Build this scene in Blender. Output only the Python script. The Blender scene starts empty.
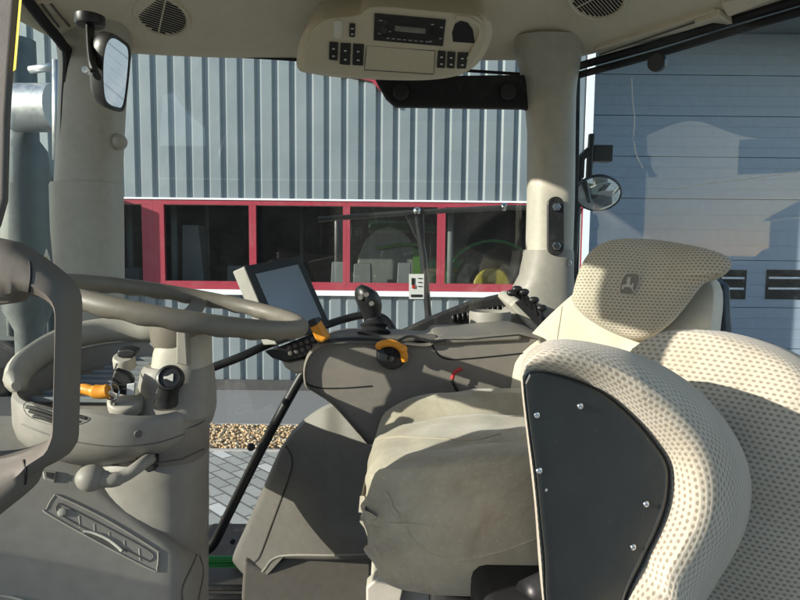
import bpy, bmesh, math, random
from mathutils import Vector, Matrix, noise
from mathutils.bvhtree import BVHTree
random.seed(7)
V = Vector
PI = math.pi
SC = bpy.context.scene
COL = SC.collection

# ---------------------------------------------------------------- camera, sky, sun, exposure
FPX = 600.0
CAM_Z = 2.4
PITCH = math.radians(4.76)
ROLL = math.radians(0.6)
cam_d = bpy.data.cameras.new('camera')
cam = bpy.data.objects.new('camera', cam_d)
COL.objects.link(cam)
cam_d.sensor_width = 36.0
cam_d.lens = 36.0 * FPX / 800.0
cam_d.clip_start = 0.02
cam_d.clip_end = 3000
cam.matrix_world = (Matrix.Translation((0, 0, CAM_Z)) @ Matrix.Rotation(PI / 2 - PITCH, 4, 'X')
                    @ Matrix.Rotation(ROLL, 4, 'Z'))
SC.camera = cam
CAM_ROT = cam.matrix_world.to_3x3()
CAM_O = V((0, 0, CAM_Z))

SUN_DIR = V((0.83, 0.40, -0.29)).normalized()      # the way the light travels
sun_el = math.asin(-SUN_DIR.z)
sun_rot = math.atan2(-SUN_DIR.x, -SUN_DIR.y)
world = bpy.data.worlds.new("World")
SC.world = world
world.use_nodes = True
wn = world.node_tree
wn.nodes.clear()
sky = wn.nodes.new('ShaderNodeTexSky')
sky.sky_type = 'NISHITA'
sky.sun_disc = False
sky.sun_elevation = sun_el
sky.sun_rotation = sun_rot
sky.dust_density = 0.7
bgn = wn.nodes.new('ShaderNodeBackground')
bgn.inputs['Strength'].default_value = 0.15
won = wn.nodes.new('ShaderNodeOutputWorld')
wn.links.new(sky.outputs[0], bgn.inputs[0])
wn.links.new(bgn.outputs[0], won.inputs[0])

sun_d = bpy.data.lights.new('sun', 'SUN')
sun_d.energy = 5.0
sun_d.angle = math.radians(0.5)
sun_d.color = (1.0, 0.93, 0.82)
sun_o = bpy.data.objects.new('sun', sun_d)
COL.objects.link(sun_o)
sun_o.rotation_euler = SUN_DIR.to_track_quat('-Z', 'Y').to_euler()
sun_o.location = (-20, -5, 12)

SC.view_settings.view_transform = 'Standard'
SC.view_settings.look = 'None'
SC.view_settings.gamma = 1
SC.view_settings.use_curve_mapping = False
SC.view_settings.exposure = 0.75
SC.render.engine = 'CYCLES'
SC.cycles.max_bounces = 10
SC.cycles.diffuse_bounces = 5
SC.cycles.transparent_max_bounces = 16
SC.cycles.caustics_reflective = False
SC.cycles.caustics_refractive = False

# ---------------------------------------------------------------- measuring: photo pixels (800 x 600) to rays and points
def ray(px, py):
    return (CAM_ROT @ V((px - 400, 300 - py, -FPX))).normalized()
def P(px, py, d):                                   # point at depth d (metres along y)
    r = ray(px, py)
    return CAM_O + r * (d / r.y)
def PX(px, py, X):
    r = ray(px, py)
    return CAM_O + r * (X / r.x)
def PZ(px, py, Z):
    r = ray(px, py)
    return CAM_O + r * ((Z - CAM_Z) / r.z)

# ---------------------------------------------------------------- mesh building
class M:
    def __init__(s):
        s.v, s.f, s.uv = [], [], []
    def add(s, vs, fs, uvs=None):
        o = len(s.v)
        s.v += [V(p) for p in vs]
        s.f += [tuple(i + o for i in f) for f in fs]
        s.uv += list(uvs) if uvs else [(0, 0)] * len(vs)
        return s
    def box(s, a, b):
        (x0, y0, z0), (x1, y1, z1) = a, b
        return s.add([(x0,y0,z0),(x1,y0,z0),(x1,y1,z0),(x0,y1,z0),(x0,y0,z1),(x1,y0,z1),(x1,y1,z1),(x0,y1,z1)],
                     [(0,3,2,1),(4,5,6,7),(0,1,5,4),(1,2,6,5),(2,3,7,6),(3,0,4,7)])
    def hexa(s, q0, q1):                             # two quads of points
        return s.add(list(q0) + list(q1), [(3,2,1,0),(4,5,6,7),(0,1,5,4),(1,2,6,5),(2,3,7,6),(3,0,4,7)])
    def slab(s, pts, tv):                            # polygon given thickness along tv
        n = len(pts)
        tv = V(tv)
        vs = [V(p) for p in pts] + [V(p) + tv for p in pts]
        fs = [tuple(range(n)), tuple(range(2 * n - 1, n - 1, -1))]
        for i in range(n):
            j = (i + 1) % n
            fs.append((i, i + n, j + n, j))
        return s.add(vs, fs)
    def loft(s, rings, cap0=True, cap1=True, closed=True, uvscale=None):
        n = len(rings[0])
        vs, fs, uvs = [], [], []
        vacc = 0.0
        for k, r in enumerate(rings):
            if k:
                vacc += sum((V(a) - V(b)).length for a, b in zip(r, rings[k - 1])) / n
            u = 0.0
            for i, p in enumerate(r):
                if i:
                    u += (V(p) - V(r[i - 1])).length
                vs.append(p)
                uvs.append((u, vacc))
        m = n if closed else n - 1
        for k in range(len(rings) - 1):
            for i in range(m):
                j = (i + 1) % n
                fs.append((k*n+i, k*n+j, (k+1)*n+j, (k+1)*n+i))
        if cap0 and closed:
            fs.append(tuple(range(n - 1, -1, -1)))
        if cap1 and closed:
            o = (len(rings) - 1) * n
            fs.append(tuple(range(o, o + n)))
        return s.add(vs, fs, uvs)
    def tube(s, path, r, n=10, flat=None, cap=True):
        path = [V(p) for p in path]
        if len(path) < 2:
            return s
        rings = []
        prev = None
        for i, p in enumerate(path):
            t = (path[min(i + 1, len(path) - 1)] - path[max(i - 1, 0)])
            t = t.normalized() if t.length > 1e-9 else V((0, 0, 1))
            if prev is None:
                a = V((0, 0, 1)) if abs(t.z) < .9 else V((1, 0, 0))
                prev = t.cross(a).normalized()
            x = (prev - t * prev.dot(t)).normalized()
            prev = x
            y = t.cross(x)
            rr = r[i] if isinstance(r, (list, tuple)) else r
            fl = flat if flat else 1.0
            rings.append([p + x * (rr * math.cos(a)) + y * (rr * fl * math.sin(a))
                          for a in [2 * PI * k / n for k in range(n)]])
        return s.loft(rings, cap, cap)
    def ball(s, c, r, n=16, sq=(1, 1, 1)):
        c = V(c)
        rings = []
        for k in range(1, n):
            a = PI * k / n
            rings.append([c + V((r*sq[0]*math.sin(a)*math.cos(t), r*sq[1]*math.sin(a)*math.sin(t), -r*sq[2]*math.cos(a)))
                          for t in [2*PI*i/(2*n) for i in range(2*n)]])
        return s.loft(rings)
    def disc(s, c, nrm, r, h, n=20, prof=None):      # short cylinder from c along nrm, rounded edge
        c, nrm = V(c), V(nrm).normalized()
        a = V((0, 0, 1)) if abs(nrm.z) < .9 else V((1, 0, 0))
        x = nrm.cross(a).normalized()
        y = nrm.cross(x)
        prof = prof or [(1, 0), (1, .7), (.93, .93), (.85, 1)]
        rings = [[c + nrm*(h*hh) + (x*math.cos(t) + y*math.sin(t))*(r*rr) for t in [2*PI*i/n for i in range(n)]] for rr, hh in prof]
        return s.loft(rings)
    def bvh(s):
        return BVHTree.FromPolygons([tuple(p) for p in s.v], [f for f in s.f])

def catmull(pts, per=6, closed=False):
    pts = [V(p) for p in pts]
    n = len(pts)
    out = []
    rng = range(n) if closed else range(n - 1)
    for i in rng:
        if closed:
            p0, p1, p2, p3 = pts[(i-1) % n], pts[i], pts[(i+1) % n], pts[(i+2) % n]
        else:
            p0, p1, p2, p3 = pts[max(i-1, 0)], pts[i], pts[i+1], pts[min(i+2, n-1)]
        for k in range(per):
            t = k / per
            out.append(0.5 * ((2*p1) + (-p0+p2)*t + (2*p0-5*p1+4*p2-p3)*t*t + (-p0+3*p1-3*p2+p3)*t**3))
    if not closed:
        out.append(pts[-1])
    return out
def resample(pts, n):                                # closed outline to n points of equal spacing
    pts = [V(p) for p in pts]
    L = [0]
    for i in range(len(pts)):
        L.append(L[-1] + (pts[(i+1) % len(pts)] - pts[i]).length)
    out, k = [], 0
    for i in range(n):
        d = L[-1] * i / n
        while L[k+1] < d:
            k += 1
        t = (d - L[k]) / max(1e-9, L[k+1] - L[k])
        out.append(pts[k].lerp(pts[(k+1) % len(pts)], t))
    return out
def by_angle(px, n, c=None, a0=0):                         # 2D closed outline resampled by angle about its centre
    c = c or (sum(p[0] for p in px)/len(px), sum(p[1] for p in px)/len(px))
    out = []
    for k in range(n):
        a = a0 + 2*PI*k/n
        dx, dy = math.cos(a), math.sin(a)
        best = None
        for i in range(len(px)):
            (x0, y0), (x1, y1) = px[i][:2], px[(i+1) % len(px)][:2]
            ex, ey = x1-x0, y1-y0
            den = dx*ey - dy*ex
            if abs(den) < 1e-9:
                continue
            t = ((x0-c[0])*ey - (y0-c[1])*ex)/den
            u = ((x0-c[0])*dy - (y0-c[1])*dx)/den
            if t > 0 and -1e-6 <= u <= 1+1e-6 and (best is None or t > best):
                best = t
        out.append((c[0]+dx*best, c[1]+dy*best))
    return out
def cr2(px, per=6, closed=True):
    return [(p.x, p.y) for p in catmull([(a, b, 0) for a, b in px], per, closed)]

# ---------------------------------------------------------------- objects
def org(o):
    w = V((0, 0, 0))
    while o:
        w += o.location
        o = o.parent
    return w
def thing(name, label, cat, loc, group=None):
    o = bpy.data.objects.new(name, None)
    COL.objects.link(o)
    o.empty_display_size = .05
    o.location = V(loc)
    tag(o, label, cat, group)
    return o
def tag(o, label, cat=None, group=None, kind=None):
    if label: o['label'] = label
    if cat: o['category'] = cat
    if group: o['group'] = group
    if kind: o['kind'] = kind
    return o
def obj(name, m, mat, parent=None, bevel=0, segs=3, sub=0, smooth=True, label=None, angle=35):
    me = bpy.data.meshes.new(name)
    o0 = org(parent) if parent else V((0, 0, 0))
    me.from_pydata([tuple(p - o0) for p in m.v], [], m.f)
    uvl = me.uv_layers.new(name='UVMap')
    for lp in me.loops:
        uvl.data[lp.index].uv = m.uv[lp.vertex_index]
    bm = bmesh.new()
    bm.from_mesh(me)
    bmesh.ops.recalc_face_normals(bm, faces=bm.faces)
    for e in bm.edges:
        if len(e.link_faces) == 2 and e.calc_face_angle(0) > math.radians(angle):
            e.smooth = False
    bm.to_mesh(me)
    bm.free()
    if smooth:
        for p in me.polygons:
            p.use_smooth = True
    me.materials.append(mat)
    o = bpy.data.objects.new(name, me)
    COL.objects.link(o)
    if parent:
        o.parent = parent
    if bevel:
        for e in me.edges:
            e.use_edge_sharp = False
        b = o.modifiers.new('bevel', 'BEVEL')
        b.width = bevel
        b.segments = segs
        b.limit_method = 'ANGLE'
        b.angle_limit = math.radians(angle)
        b.harden_normals = True
    if sub:
        for e in me.edges:
            e.use_edge_sharp = False
        sm = o.modifiers.new('sub', 'SUBSURF')
        sm.levels = sub
        sm.render_levels = sub
    if label:
        o['label'] = label
    return o

# ---------------------------------------------------------------- materials
def new_mat(name):
    m = bpy.data.materials.new(name)
    m.use_nodes = True
    nt = m.node_tree
    b = nt.nodes['Principled BSDF']
    return m, nt, b
def ramp(nt, src, stops):
    r = nt.nodes.new('ShaderNodeValToRGB')
    e = r.color_ramp.elements
    e[0].position, e[0].color = stops[0][0], (*stops[0][1], 1)
    e[1].position, e[1].color = stops[-1][0], (*stops[-1][1], 1)
    for p, c in stops[1:-1]:
        x = e.new(p)
        x.color = (*c, 1)
    nt.links.new(src, r.inputs[0])
    return r.outputs[0]
def noise_tex(nt, scale, detail=3, rough=.55, vec=None, dist=0):
    n = nt.nodes.new('ShaderNodeTexNoise')
    n.inputs['Scale'].default_value = scale
    n.inputs['Detail'].default_value = detail
    n.inputs['Roughness'].default_value = rough
    n.inputs['Distortion'].default_value = dist
    if vec is None:
        tc = nt.nodes.new('ShaderNodeTexCoord')
        vec = tc.outputs['Object']
    nt.links.new(vec, n.inputs['Vector'])
    return n.outputs['Fac']
def math_n(nt, op, a, b=None):
    n = nt.nodes.new('ShaderNodeMath')
    n.operation = op
    for i, x in enumerate((a, b)):
        if x is None:
            continue
        if isinstance(x, (int, float)):
            n.inputs[i].default_value = x
        else:
            nt.links.new(x, n.inputs[i])
    return n.outputs[0]
def bump(nt, b, h, strength=.2, dist=.002):
    n = nt.nodes.new('ShaderNodeBump')
    n.inputs['Strength'].default_value = strength
    n.inputs['Distance'].default_value = dist
    nt.links.new(h, n.inputs['Height'])
    nt.links.new(n.outputs[0], b.inputs['Normal'])
def mix(nt, fac, a, b, mode='MIX'):
    n = nt.nodes.new('ShaderNodeMix')
    n.data_type = 'RGBA'
    n.blend_type = mode
    for k, x in ((0, fac), (6, a), (7, b)):
        if isinstance(x, (int, float)):
            n.inputs[k].default_value = x
        elif isinstance(x, tuple):
            n.inputs[k].default_value = (*x, 1)
        else:
            nt.links.new(x, n.inputs[k])
    return n.outputs[2]
def sc(c, k):
    return tuple(min(1, x*k) for x in c)
def plastic(name, c, rough=.5, grain=.12, scale=900, dust=.12, spec=.4, metal=0):
    m, nt, b = new_mat(name)
    big = noise_tex(nt, 7, 5, .65)
    mid = noise_tex(nt, 45, 4, .6)
    col = ramp(nt, big, [(.3, sc(c, 1-dust)), (.7, sc(c, 1+dust))])
    col = mix(nt, .4, col, ramp(nt, mid, [(.35, sc(c, 1-dust*1.3)), (.75, sc(c, 1+dust*1.5))]))
    if dust >= .1:
        smear = noise_tex(nt, 3.3, 7, .72, dist=.8)
        col = mix(nt, ramp(nt, smear, [(.52, (0, 0, 0)), (.72, (min(.45, dust*2.2),)*3)]), col, tuple(.5*x + .5*y for x, y in zip(c, (.40, .37, .31))))
        fleck = noise_tex(nt, 330, 2, .5)
        col = mix(nt, ramp(nt, fleck, [(.66, (0, 0, 0)), (.74, (dust*1.6,)*3)]), col, sc(c, 1.7))
    nt.links.new(col, b.inputs['Base Color'])
    rr = ramp(nt, mid, [(.3, (rough-.08,)*3), (.7, (rough+.1,)*3)])
    nt.links.new(rr, b.inputs['Roughness'])
    b.inputs['Specular IOR Level'].default_value = spec
    b.inputs['Metallic'].default_value = metal
    if grain:
        bump(nt, b, noise_tex(nt, scale, 2), grain, .001)
    return m
BEIGE = plastic('warm_grey_plastic', (.265, .247, .218), .52)
BEIGE_L = plastic('pale_plastic', (.42, .395, .335), .5)
CREAM = plastic('cream_housing', (.60, .575, .50), .45)
LINER = plastic('roof_lining', (.60, .54, .42), .75, .2, 500, .06, .2)
BROWN = plastic('brown_grey_plastic', (.205, .183, .157), .5)
DKBROWN = plastic('dark_grey_plastic', (.11, .10, .09), .55)
RUBBER = plastic('rim_rubber', (.16, .142, .115), .48, .1, 700, .1)
BLACK = plastic('black_plastic', (.012, .012, .013), .4, .1, 600, .1, .5)
BLACKM = plastic('black_matt', (.016, .016, .017), .7, .15, 500, .2, .3)
GLOSSB = plastic('black_gloss', (.008, .008, .009), .18, 0)
ORANGE = plastic('orange_plastic', (.75, .30, .03), .4, .05)
REDP = plastic('red_plastic', (.45, .03, .03), .4, 0)
CHROME = plastic('bright_metal', (.75, .75, .74), .18, 0, 900, .05, .5, 1)
STEEL = plastic('stainless_metal', (.55, .57, .58), .5, 0, 900, .05, .5, 1)
GREEN = plastic('green_paint', (.02, .22, .04), .35, 0)
YELLOW = plastic('yellow_paint', (.42, .31, .02), .4, 0)
MIRROR = plastic('mirror_glass', (.85, .87, .88), .03, 0, 900, .01, .5, 1)
for n_ in MIRROR.node_tree.nodes:
    if n_.type == 'BSDF_PRINCIPLED':
        for l_ in list(n_.inputs['Roughness'].links):
            MIRROR.node_tree.links.remove(l_)
        n_.inputs['Roughness'].default_value = .02

def plate_mat():
    m, nt, b = new_mat('scuffed_black_plate')
    c = (.018, .022, .022)
    big = noise_tex(nt, 9, 5, .7)
    col = ramp(nt, big, [(.3, sc(c, .8)), (.75, sc(c, 1.6))])
    tc = nt.nodes.new('ShaderNodeTexCoord')
    mp = nt.nodes.new('ShaderNodeMapping')
    mp.inputs['Scale'].default_value = (60, 60, 5)
    mp.inputs['Rotation'].default_value = (0, .25, 0)
    nt.links.new(tc.outputs['Object'], mp.inputs[0])
    scr = noise_tex(nt, 3.0, 3, .6, mp.outputs[0])
    col = mix(nt, ramp(nt, scr, [(.70, (0, 0, 0)), (.78, (.35, .35, .35))]), col, (.10, .10, .09))
    sp = noise_tex(nt, 220, 2)
    col = mix(nt, ramp(nt, sp, [(.70, (0, 0, 0)), (.76, (.4, .4, .4))]), col, (.16, .15, .13))
    nt.links.new(col, b.inputs['Base Color'])
    nt.links.new(ramp(nt, big, [(.3, (.34,)*3), (.7, (.5,)*3)]), b.inputs['Roughness'])
    bump(nt, b, noise_tex(nt, 260, 3), .12, .001)
    return m
PLATE = plate_mat()

def knit(name, light, dark, cell, soft=.1):
    """spacer-mesh upholstery: staggered dark pits between pale threads, laid out in the surface's own UV in metres"""
    m, nt, b = new_mat(name)
    uv = nt.nodes.new('ShaderNodeUVMap')
    uv.uv_map = 'UVMap'
    sp = nt.nodes.new('ShaderNodeSeparateXYZ')
    wob = nt.nodes.new('ShaderNodeTexNoise')
    wob.inputs['Scale'].default_value = 14
    nt.links.new(uv.outputs[0], sp.inputs[0])
    nt.links.new(uv.outputs[0], wob.inputs['Vector'])
    u = math_n(nt, 'ADD', math_n(nt, 'DIVIDE', sp.outputs[0], cell), math_n(nt, 'MULTIPLY', wob.outputs['Fac'], .9))
    v = math_n(nt, 'ADD', math_n(nt, 'DIVIDE', sp.outputs[1], cell*.8), math_n(nt, 'MULTIPLY', wob.outputs['Fac'], .7))
    row = math_n(nt, 'FLOOR', v)
    off = math_n(nt, 'MULTIPLY', math_n(nt, 'MODULO', row, 2.0), .5)
    fu = math_n(nt, 'SUBTRACT', math_n(nt, 'FRACT', math_n(nt, 'ADD', u, off)), .5)
    fv = math_n(nt, 'SUBTRACT', math_n(nt, 'FRACT', v), .5)
    r2 = math_n(nt, 'SQRT', math_n(nt, 'ADD', math_n(nt, 'POWER', math_n(nt, 'MULTIPLY', math_n(nt, 'ABSOLUTE', fu), 1.05), 2.0),
                                   math_n(nt, 'POWER', math_n(nt, 'MULTIPLY', math_n(nt, 'ABSOLUTE', fv), 1.25), 2.0)))
    fine = noise_tex(nt, 900, 3)
    r2 = math_n(nt, 'ADD', r2, math_n(nt, 'MULTIPLY', math_n(nt, 'SUBTRACT', fine, .5), .25))
    pit = ramp(nt, r2, [(.24, (1, 1, 1)), (.24 + soft*1.6, (0, 0, 0))])
    wear = noise_tex(nt, 6, 4, .6)
    lc = mix(nt, ramp(nt, noise_tex(nt, 4.5, 6, .7, dist=.8), [(.5, (0, 0, 0)), (.7, (.5,)*3)]), ramp(nt, wear, [(.3, sc(light, .86)), (.7, sc(light, 1.08))]), (.42, .345, .235))
    dc = ramp(nt, wear, [(.3, sc(dark, .85)), (.7, sc(dark, 1.25))])
    nt.links.new(mix(nt, pit, lc, dc), b.inputs['Base Color'])
    b.inputs['Roughness'].default_value = .95
    b.inputs['Specular IOR Level'].default_value = .15
    b.inputs['Sheen Weight'].default_value = .25
    b.inputs['Sheen Roughness'].default_value = .4
    hh = math_n(nt, 'ADD', r2, math_n(nt, 'MULTIPLY', fine, .5))
    bump(nt, b, hh, .45, .003)
    return m
KNIT = knit('spacer_knit', (.49, .45, .365), (.245, .215, .165), .0082)
KNITS = knit('fine_spacer_knit', (.51, .465, .37), (.23, .20, .15), .0072)
def suede(name, c, stain=.2):
    m, nt, b = new_mat(name)
    big = noise_tex(nt, 8, 5, .65)
    mid = noise_tex(nt, 60, 4, .7)
    col = ramp(nt, big, [(.3, sc(c, 1-stain)), (.68, sc(c, 1.08))])
    col = mix(nt, ramp(nt, mid, [(.5, (0, 0, 0)), (.8, (.5,)*3)]), col, sc(c, .72))
    if stain > .1:
        st_ = noise_tex(nt, 5.5, 6, .68, dist=.7)
        col = mix(nt, ramp(nt, st_, [(.46, (0, 0, 0)), (.64, (.75,)*3)]), col, (.27, .225, .155))
        sp_ = noise_tex(nt, 160, 3, .6)
        col = mix(nt, ramp(nt, sp_, [(.6, (0, 0, 0)), (.72, (.35,)*3)]), col, sc(c, 1.35))
    nt.links.new(col, b.inputs['Base Color'])
    b.inputs['Roughness'].default_value = .92
    b.inputs['Specular IOR Level'].default_value = .2
    b.inputs['Sheen Weight'].default_value = .3
    f = math_n(nt, 'ADD', noise_tex(nt, 700, 3), math_n(nt, 'MULTIPLY', noise_tex(nt, 25, 3), 1.5))
    bump(nt, b, f, .25, .003)
    return m
SUEDE = suede('cushion_cloth', (.45, .405, .31), .24)
VINYL = suede('backrest_cloth', (.60, .55, .43), .06)

def glass(name, tint=(.93, .96, .96), dust=.05, refl=1.0, streak=True):
    m = bpy.data.materials.new(name)
    m.use_nodes = True
    nt = m.node_tree
    nt.nodes.clear()
    out = nt.nodes.new('ShaderNodeOutputMaterial')
    tr = nt.nodes.new('ShaderNodeBsdfTransparent')
    tr.inputs[0].default_value = (*tint, 1)
    gl = nt.nodes.new('ShaderNodeBsdfGlossy')
    gl.inputs['Roughness'].default_value = .015
    fr = nt.nodes.new('ShaderNodeFresnel')
    fr.inputs['IOR'].default_value = 1.5
    mx = nt.nodes.new('ShaderNodeMixShader')
    # an infinitely thin pane: same reflectance whichever side is seen
    geo = nt.nodes.new('ShaderNodeNewGeometry')
    dt = nt.nodes.new('ShaderNodeVectorMath')
    dt.operation = 'DOT_PRODUCT'
    nt.links.new(geo.outputs['Normal'], dt.inputs[0])
    nt.links.new(geo.outputs['Incoming'], dt.inputs[1])
    c = math_n(nt, 'ABSOLUTE', dt.outputs['Value'])
    f = math_n(nt, 'ADD', math_n(nt, 'MULTIPLY', math_n(nt, 'POWER', math_n(nt, 'SUBTRACT', 1.0, c), 5.0), .9), .07)
    f = math_n(nt, 'MULTIPLY', f, refl)
    nt.links.new(f, mx.inputs[0])
    nt.links.new(tr.outputs[0], mx.inputs[1])
    nt.links.new(gl.outputs[0], mx.inputs[2])
    last = mx.outputs[0]
    if dust:
        df = nt.nodes.new('ShaderNodeBsdfDiffuse')
        df.inputs[0].default_value = (.6, .6, .58, 1)
        m2 = nt.nodes.new('ShaderNodeMixShader')
        big = noise_tex(nt, 2.2, 6, .6, dist=.6)
        fac = ramp(nt, big, [(.35, (dust*.35,)*3), (.8, (dust*2.0,)*3)])
        if streak:
            tc = nt.nodes.new('ShaderNodeTexCoord')
            mp = nt.nodes.new('ShaderNodeMapping')
            mp.inputs['Scale'].default_value = (9, 9, 1.2)
            nt.links.new(tc.outputs['Object'], mp.inputs[0])
            st = noise_tex(nt, 2.5, 5, .7, mp.outputs[0], 1.5)
            fac = math_n(nt, 'ADD', fac, ramp(nt, st, [(.64, (0, 0, 0)), (.72, (dust*1.8,)*3)]))
        nt.links.new(fac, m2.inputs[0])
        nt.links.new(last, m2.inputs[1])
        nt.links.new(df.outputs[0], m2.inputs[2])
        last = m2.outputs[0]
    nt.links.new(last, out.inputs[0])
    return m
GLASS = glass('cab_glass', (.94, .97, .97), .03)
GLASS_R = glass('tinted_rear_glass', (.78, .86, .90), .065, .3)
GLASS_W = glass('showroom_glass', (.72, .78, .78), .006, 1.3, False)

# ================================================================= OUTSIDE
FAC = 10.1
def fz(py):                                          # height on the facade plane at the photo's row py (mid picture)
    return P(320, py, FAC).z
# ground
m, nt, b = new_mat('far_ground')
nt.links.new(ramp(nt, noise_tex(nt, .6, 6), [(.3, (.06, .058, .054)), (.7, (.10, .096, .09))]), b.inputs['Base Color'])
b.inputs['Roughness'].default_value = .9
gm = M().add([(-600, -600, -.012), (600, -600, -.012), (600, 600, -.012), (-600, 600, -.012)], [(0, 1, 2, 3)])
tag(obj('ground', gm, m, smooth=False), None, kind='structure')

m, nt, b = new_mat('concrete_pavers')
tc = nt.nodes.new('ShaderNodeTexCoord')
mp = nt.nodes.new('ShaderNodeMapping')
mp.inputs['Rotation'].default_value = (0, 0, math.radians(45))
nt.links.new(tc.outputs['Object'], mp.inputs[0])
br = nt.nodes.new('ShaderNodeTexBrick')
br.inputs['Scale'].default_value = 1
br.inputs['Brick Width'].default_value = .30
br.inputs['Row Height'].default_value = .15
br.inputs['Mortar Size'].default_value = .012
br.inputs['Color1'].default_value = (0, 0, 0, 1)
br.inputs['Color2'].default_value = (1, 1, 1, 1)
br.inputs['Mortar'].default_value = (.12, .12, .11, 1)
nt.links.new(mp.outputs[0], br.inputs['Vector'])
pale = noise_tex(nt, 3.2, 2)
col = mix(nt, .4, ramp(nt, br.outputs['Color'], [(0, (.22, .235, .215)), (.5, (.30, .315, .29)), (.84, (.37, .38, .35)), (.87, (.62, .63, .60)), (1, (.66, .67, .64))]), ramp(nt, noise_tex(nt, 30, 5), [(.3, (.30, .31, .29)), (.7, (.42, .43, .40))]))
col = mix(nt, math_n(nt, 'SUBTRACT', 1.0, br.outputs['Fac']), (.13, .13, .12), col)
nt.links.new(col, b.inputs['Base Color'])
b.inputs['Roughness'].default_value = .85
bump(nt, b, math_n(nt, 'SUBTRACT', 1.0, br.outputs['Fac']), .6, .01)
y_g0 = PZ(250, 450, 0).y
y_g1 = PZ(250, 426, 0).y
pv = M().add([(-30, -20, 0), (30, -20, 0), (30, y_g0, 0), (-30, y_g0, 0)], [(0, 1, 2, 3)])
tag(obj('paving', pv, m, smooth=False), None, kind='structure')
# a few pale replacement blocks in the paving
m, nt, b = new_mat('asphalt_strip')
nt.links.new(ramp(nt, noise_tex(nt, 40, 5), [(.3, (.14, .145, .145)), (.7, (.24, .245, .24))]), b.inputs['Base Color'])
b.inputs['Roughness'].default_value = .85
st = M().add([(-14, y_g1, 0), (16, y_g1, 0), (16, FAC - .02, 0), (-14, FAC - .02, 0)], [(0, 1, 2, 3)])
tag(obj('pavement', st, m, smooth=False), None, kind='structure')
# kerb edgings of the gravel strip
m_k = plastic('kerb_concrete', (.36, .35, .33), .85, .2, 200, .2)
kb = M()
kb.box((-14, y_g0 - .06, -.05), (16, y_g0, .02))
kb.box((-14, y_g1, -.05), (16, y_g1 + .06, .02))
tag(obj('kerb', kb, m_k, bevel=.008), None, kind='structure')
# gravel
m, nt, b = new_mat('river_gravel')
oi = nt.nodes.new('ShaderNodeNewGeometry')
nt.links.new(ramp(nt, oi.outputs['Random Per Island'], [(0, (.30, .19, .09)), (.35, (.48, .34, .18)), (.6, (.58, .47, .30)), (.85, (.40, .26, .12)), (1, (.66, .60, .48))]), b.inputs['Base Color'])
b.inputs['Roughness'].default_value = .8
gr = M()
for i in range(10500):
    c = V((random.uniform(-5, 6), random.uniform(y_g0 + .02, y_g1 - .02), random.uniform(0, .035)))
    a, bb, h = random.uniform(.016, .034), random.uniform(.014, .026), random.uniform(.010, .02)
    t = random.uniform(0, PI)
    ct, stt = math.cos(t), math.sin(t)
    vs = []
    for (rr, zz) in ((.55, -1), (1, -.2), (.8, .65)):
        for k in range(6):
            q = 2*PI*k/6 + zz*.5
            x, y = a*rr*math.cos(q)*random.uniform(.85, 1.1), bb*rr*math.sin(q)*random.uniform(.85, 1.1)
            vs.append(c + V((x*ct - y*stt, x*stt + y*ct, h*zz)))
    vs.append(c + V((0, 0, h)))
    fs = [(k, (k+1) % 6, 6+(k+1) % 6, 6+k) for k in range(6)] + [(6+k, 6+(k+1) % 6, 12+(k+1) % 6, 12+k) for k in range(6)] + [(12+k, 12+(k+1) % 6, 18) for k in range(6)]
    gr.add(vs, fs)
gr.add([(-14, y_g0, -.006), (16, y_g0, -.006), (16, y_g1, -.006), (-14, y_g1, -.006)], [(0, 1, 2, 3)])
g = obj('gravel', gr, m, angle=60)
tag(g, 'strip of tan gravel between the paving and the workshop wall', 'gravel', kind='stuff')

# ---- workshop building with corrugated cladding
m_cor, nt, b = new_mat('galvanised_cladding')
big = noise_tex(nt, .9, 4)
nt.links.new(ramp(nt, big, [(.3, (.175, .215, .23)), (.7, (.23, .27, .285))]), b.inputs['Base Color'])
b.inputs['Metallic'].default_value = .25
b.inputs['Roughness'].default_value = .42
bump(nt, b, noise_tex(nt, 1.3, 3), .25, .05)
m_red = plastic('red_frame_paint', (.30, .03, .05), .45, 0, 900, .1)
m_white = plastic('white_sill_metal', (.75, .78, .80), .4, 0, 900, .04)
m_door = plastic('blue_grey_door', (.31, .37, .43), .5, .05, 60, .08)
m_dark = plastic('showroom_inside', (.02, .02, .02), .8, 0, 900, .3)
bld = thing('workshop_building', 'corrugated grey workshop with a red framed window band and a blue grey shutter door', 'building', (0, FAC, 0))
X0, X1 = -12.0, P(583, 200, FAC).x                   # cladding
XD0, XD1 = P(590, 200, FAC).x, 12.0                   # door bay
z_sill, z_top = fz(289), fz(203)
def corrugated(x0, x1, z0, z1, y):
    pitch, g0, g1, dep = .285, .05, .035, .045
    prof = []
    x = x0
    while x < x1:
        prof += [(x, 0), (x + pitch - 2*g1 - g0, 0), (x + pitch - g1 - g0, dep), (x + pitch - g1, dep)]
        x += pitch
    prof = [(min(a, x1), d) for a, d in prof] + [(x1, 0)]
    mm = M()
    vs = [(a, y + d, z0) for a, d in prof] + [(a, y + d, z1) for a, d in prof]
    n = len(prof)
    fs = [(i, i+1, n+i+1, n+i) for i in range(n-1) if prof[i+1][0] > prof[i][0] + 1e-6]
    mm.add(vs, fs)
    return mm
up = corrugated(X0, X1, z_top + .06, 8.0, FAC)
obj('wall', up, m_cor, bld, smooth=False)
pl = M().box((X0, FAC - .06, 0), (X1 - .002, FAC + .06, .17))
obj('base_strip', pl, plastic('dark_base_strip', (.06, .06, .06), .8, .1, 100), bld, smooth=False)  # dark strip along the foot of the wall
lo = corrugated(X0, X1, .17, z_sill - .1, FAC)
obj('wall', lo, m_cor, bld, smooth=False)
wm = M()
wm.box((X0, FAC + .06, 0), (X1, FAC + .10, z_sill - .1))
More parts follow.
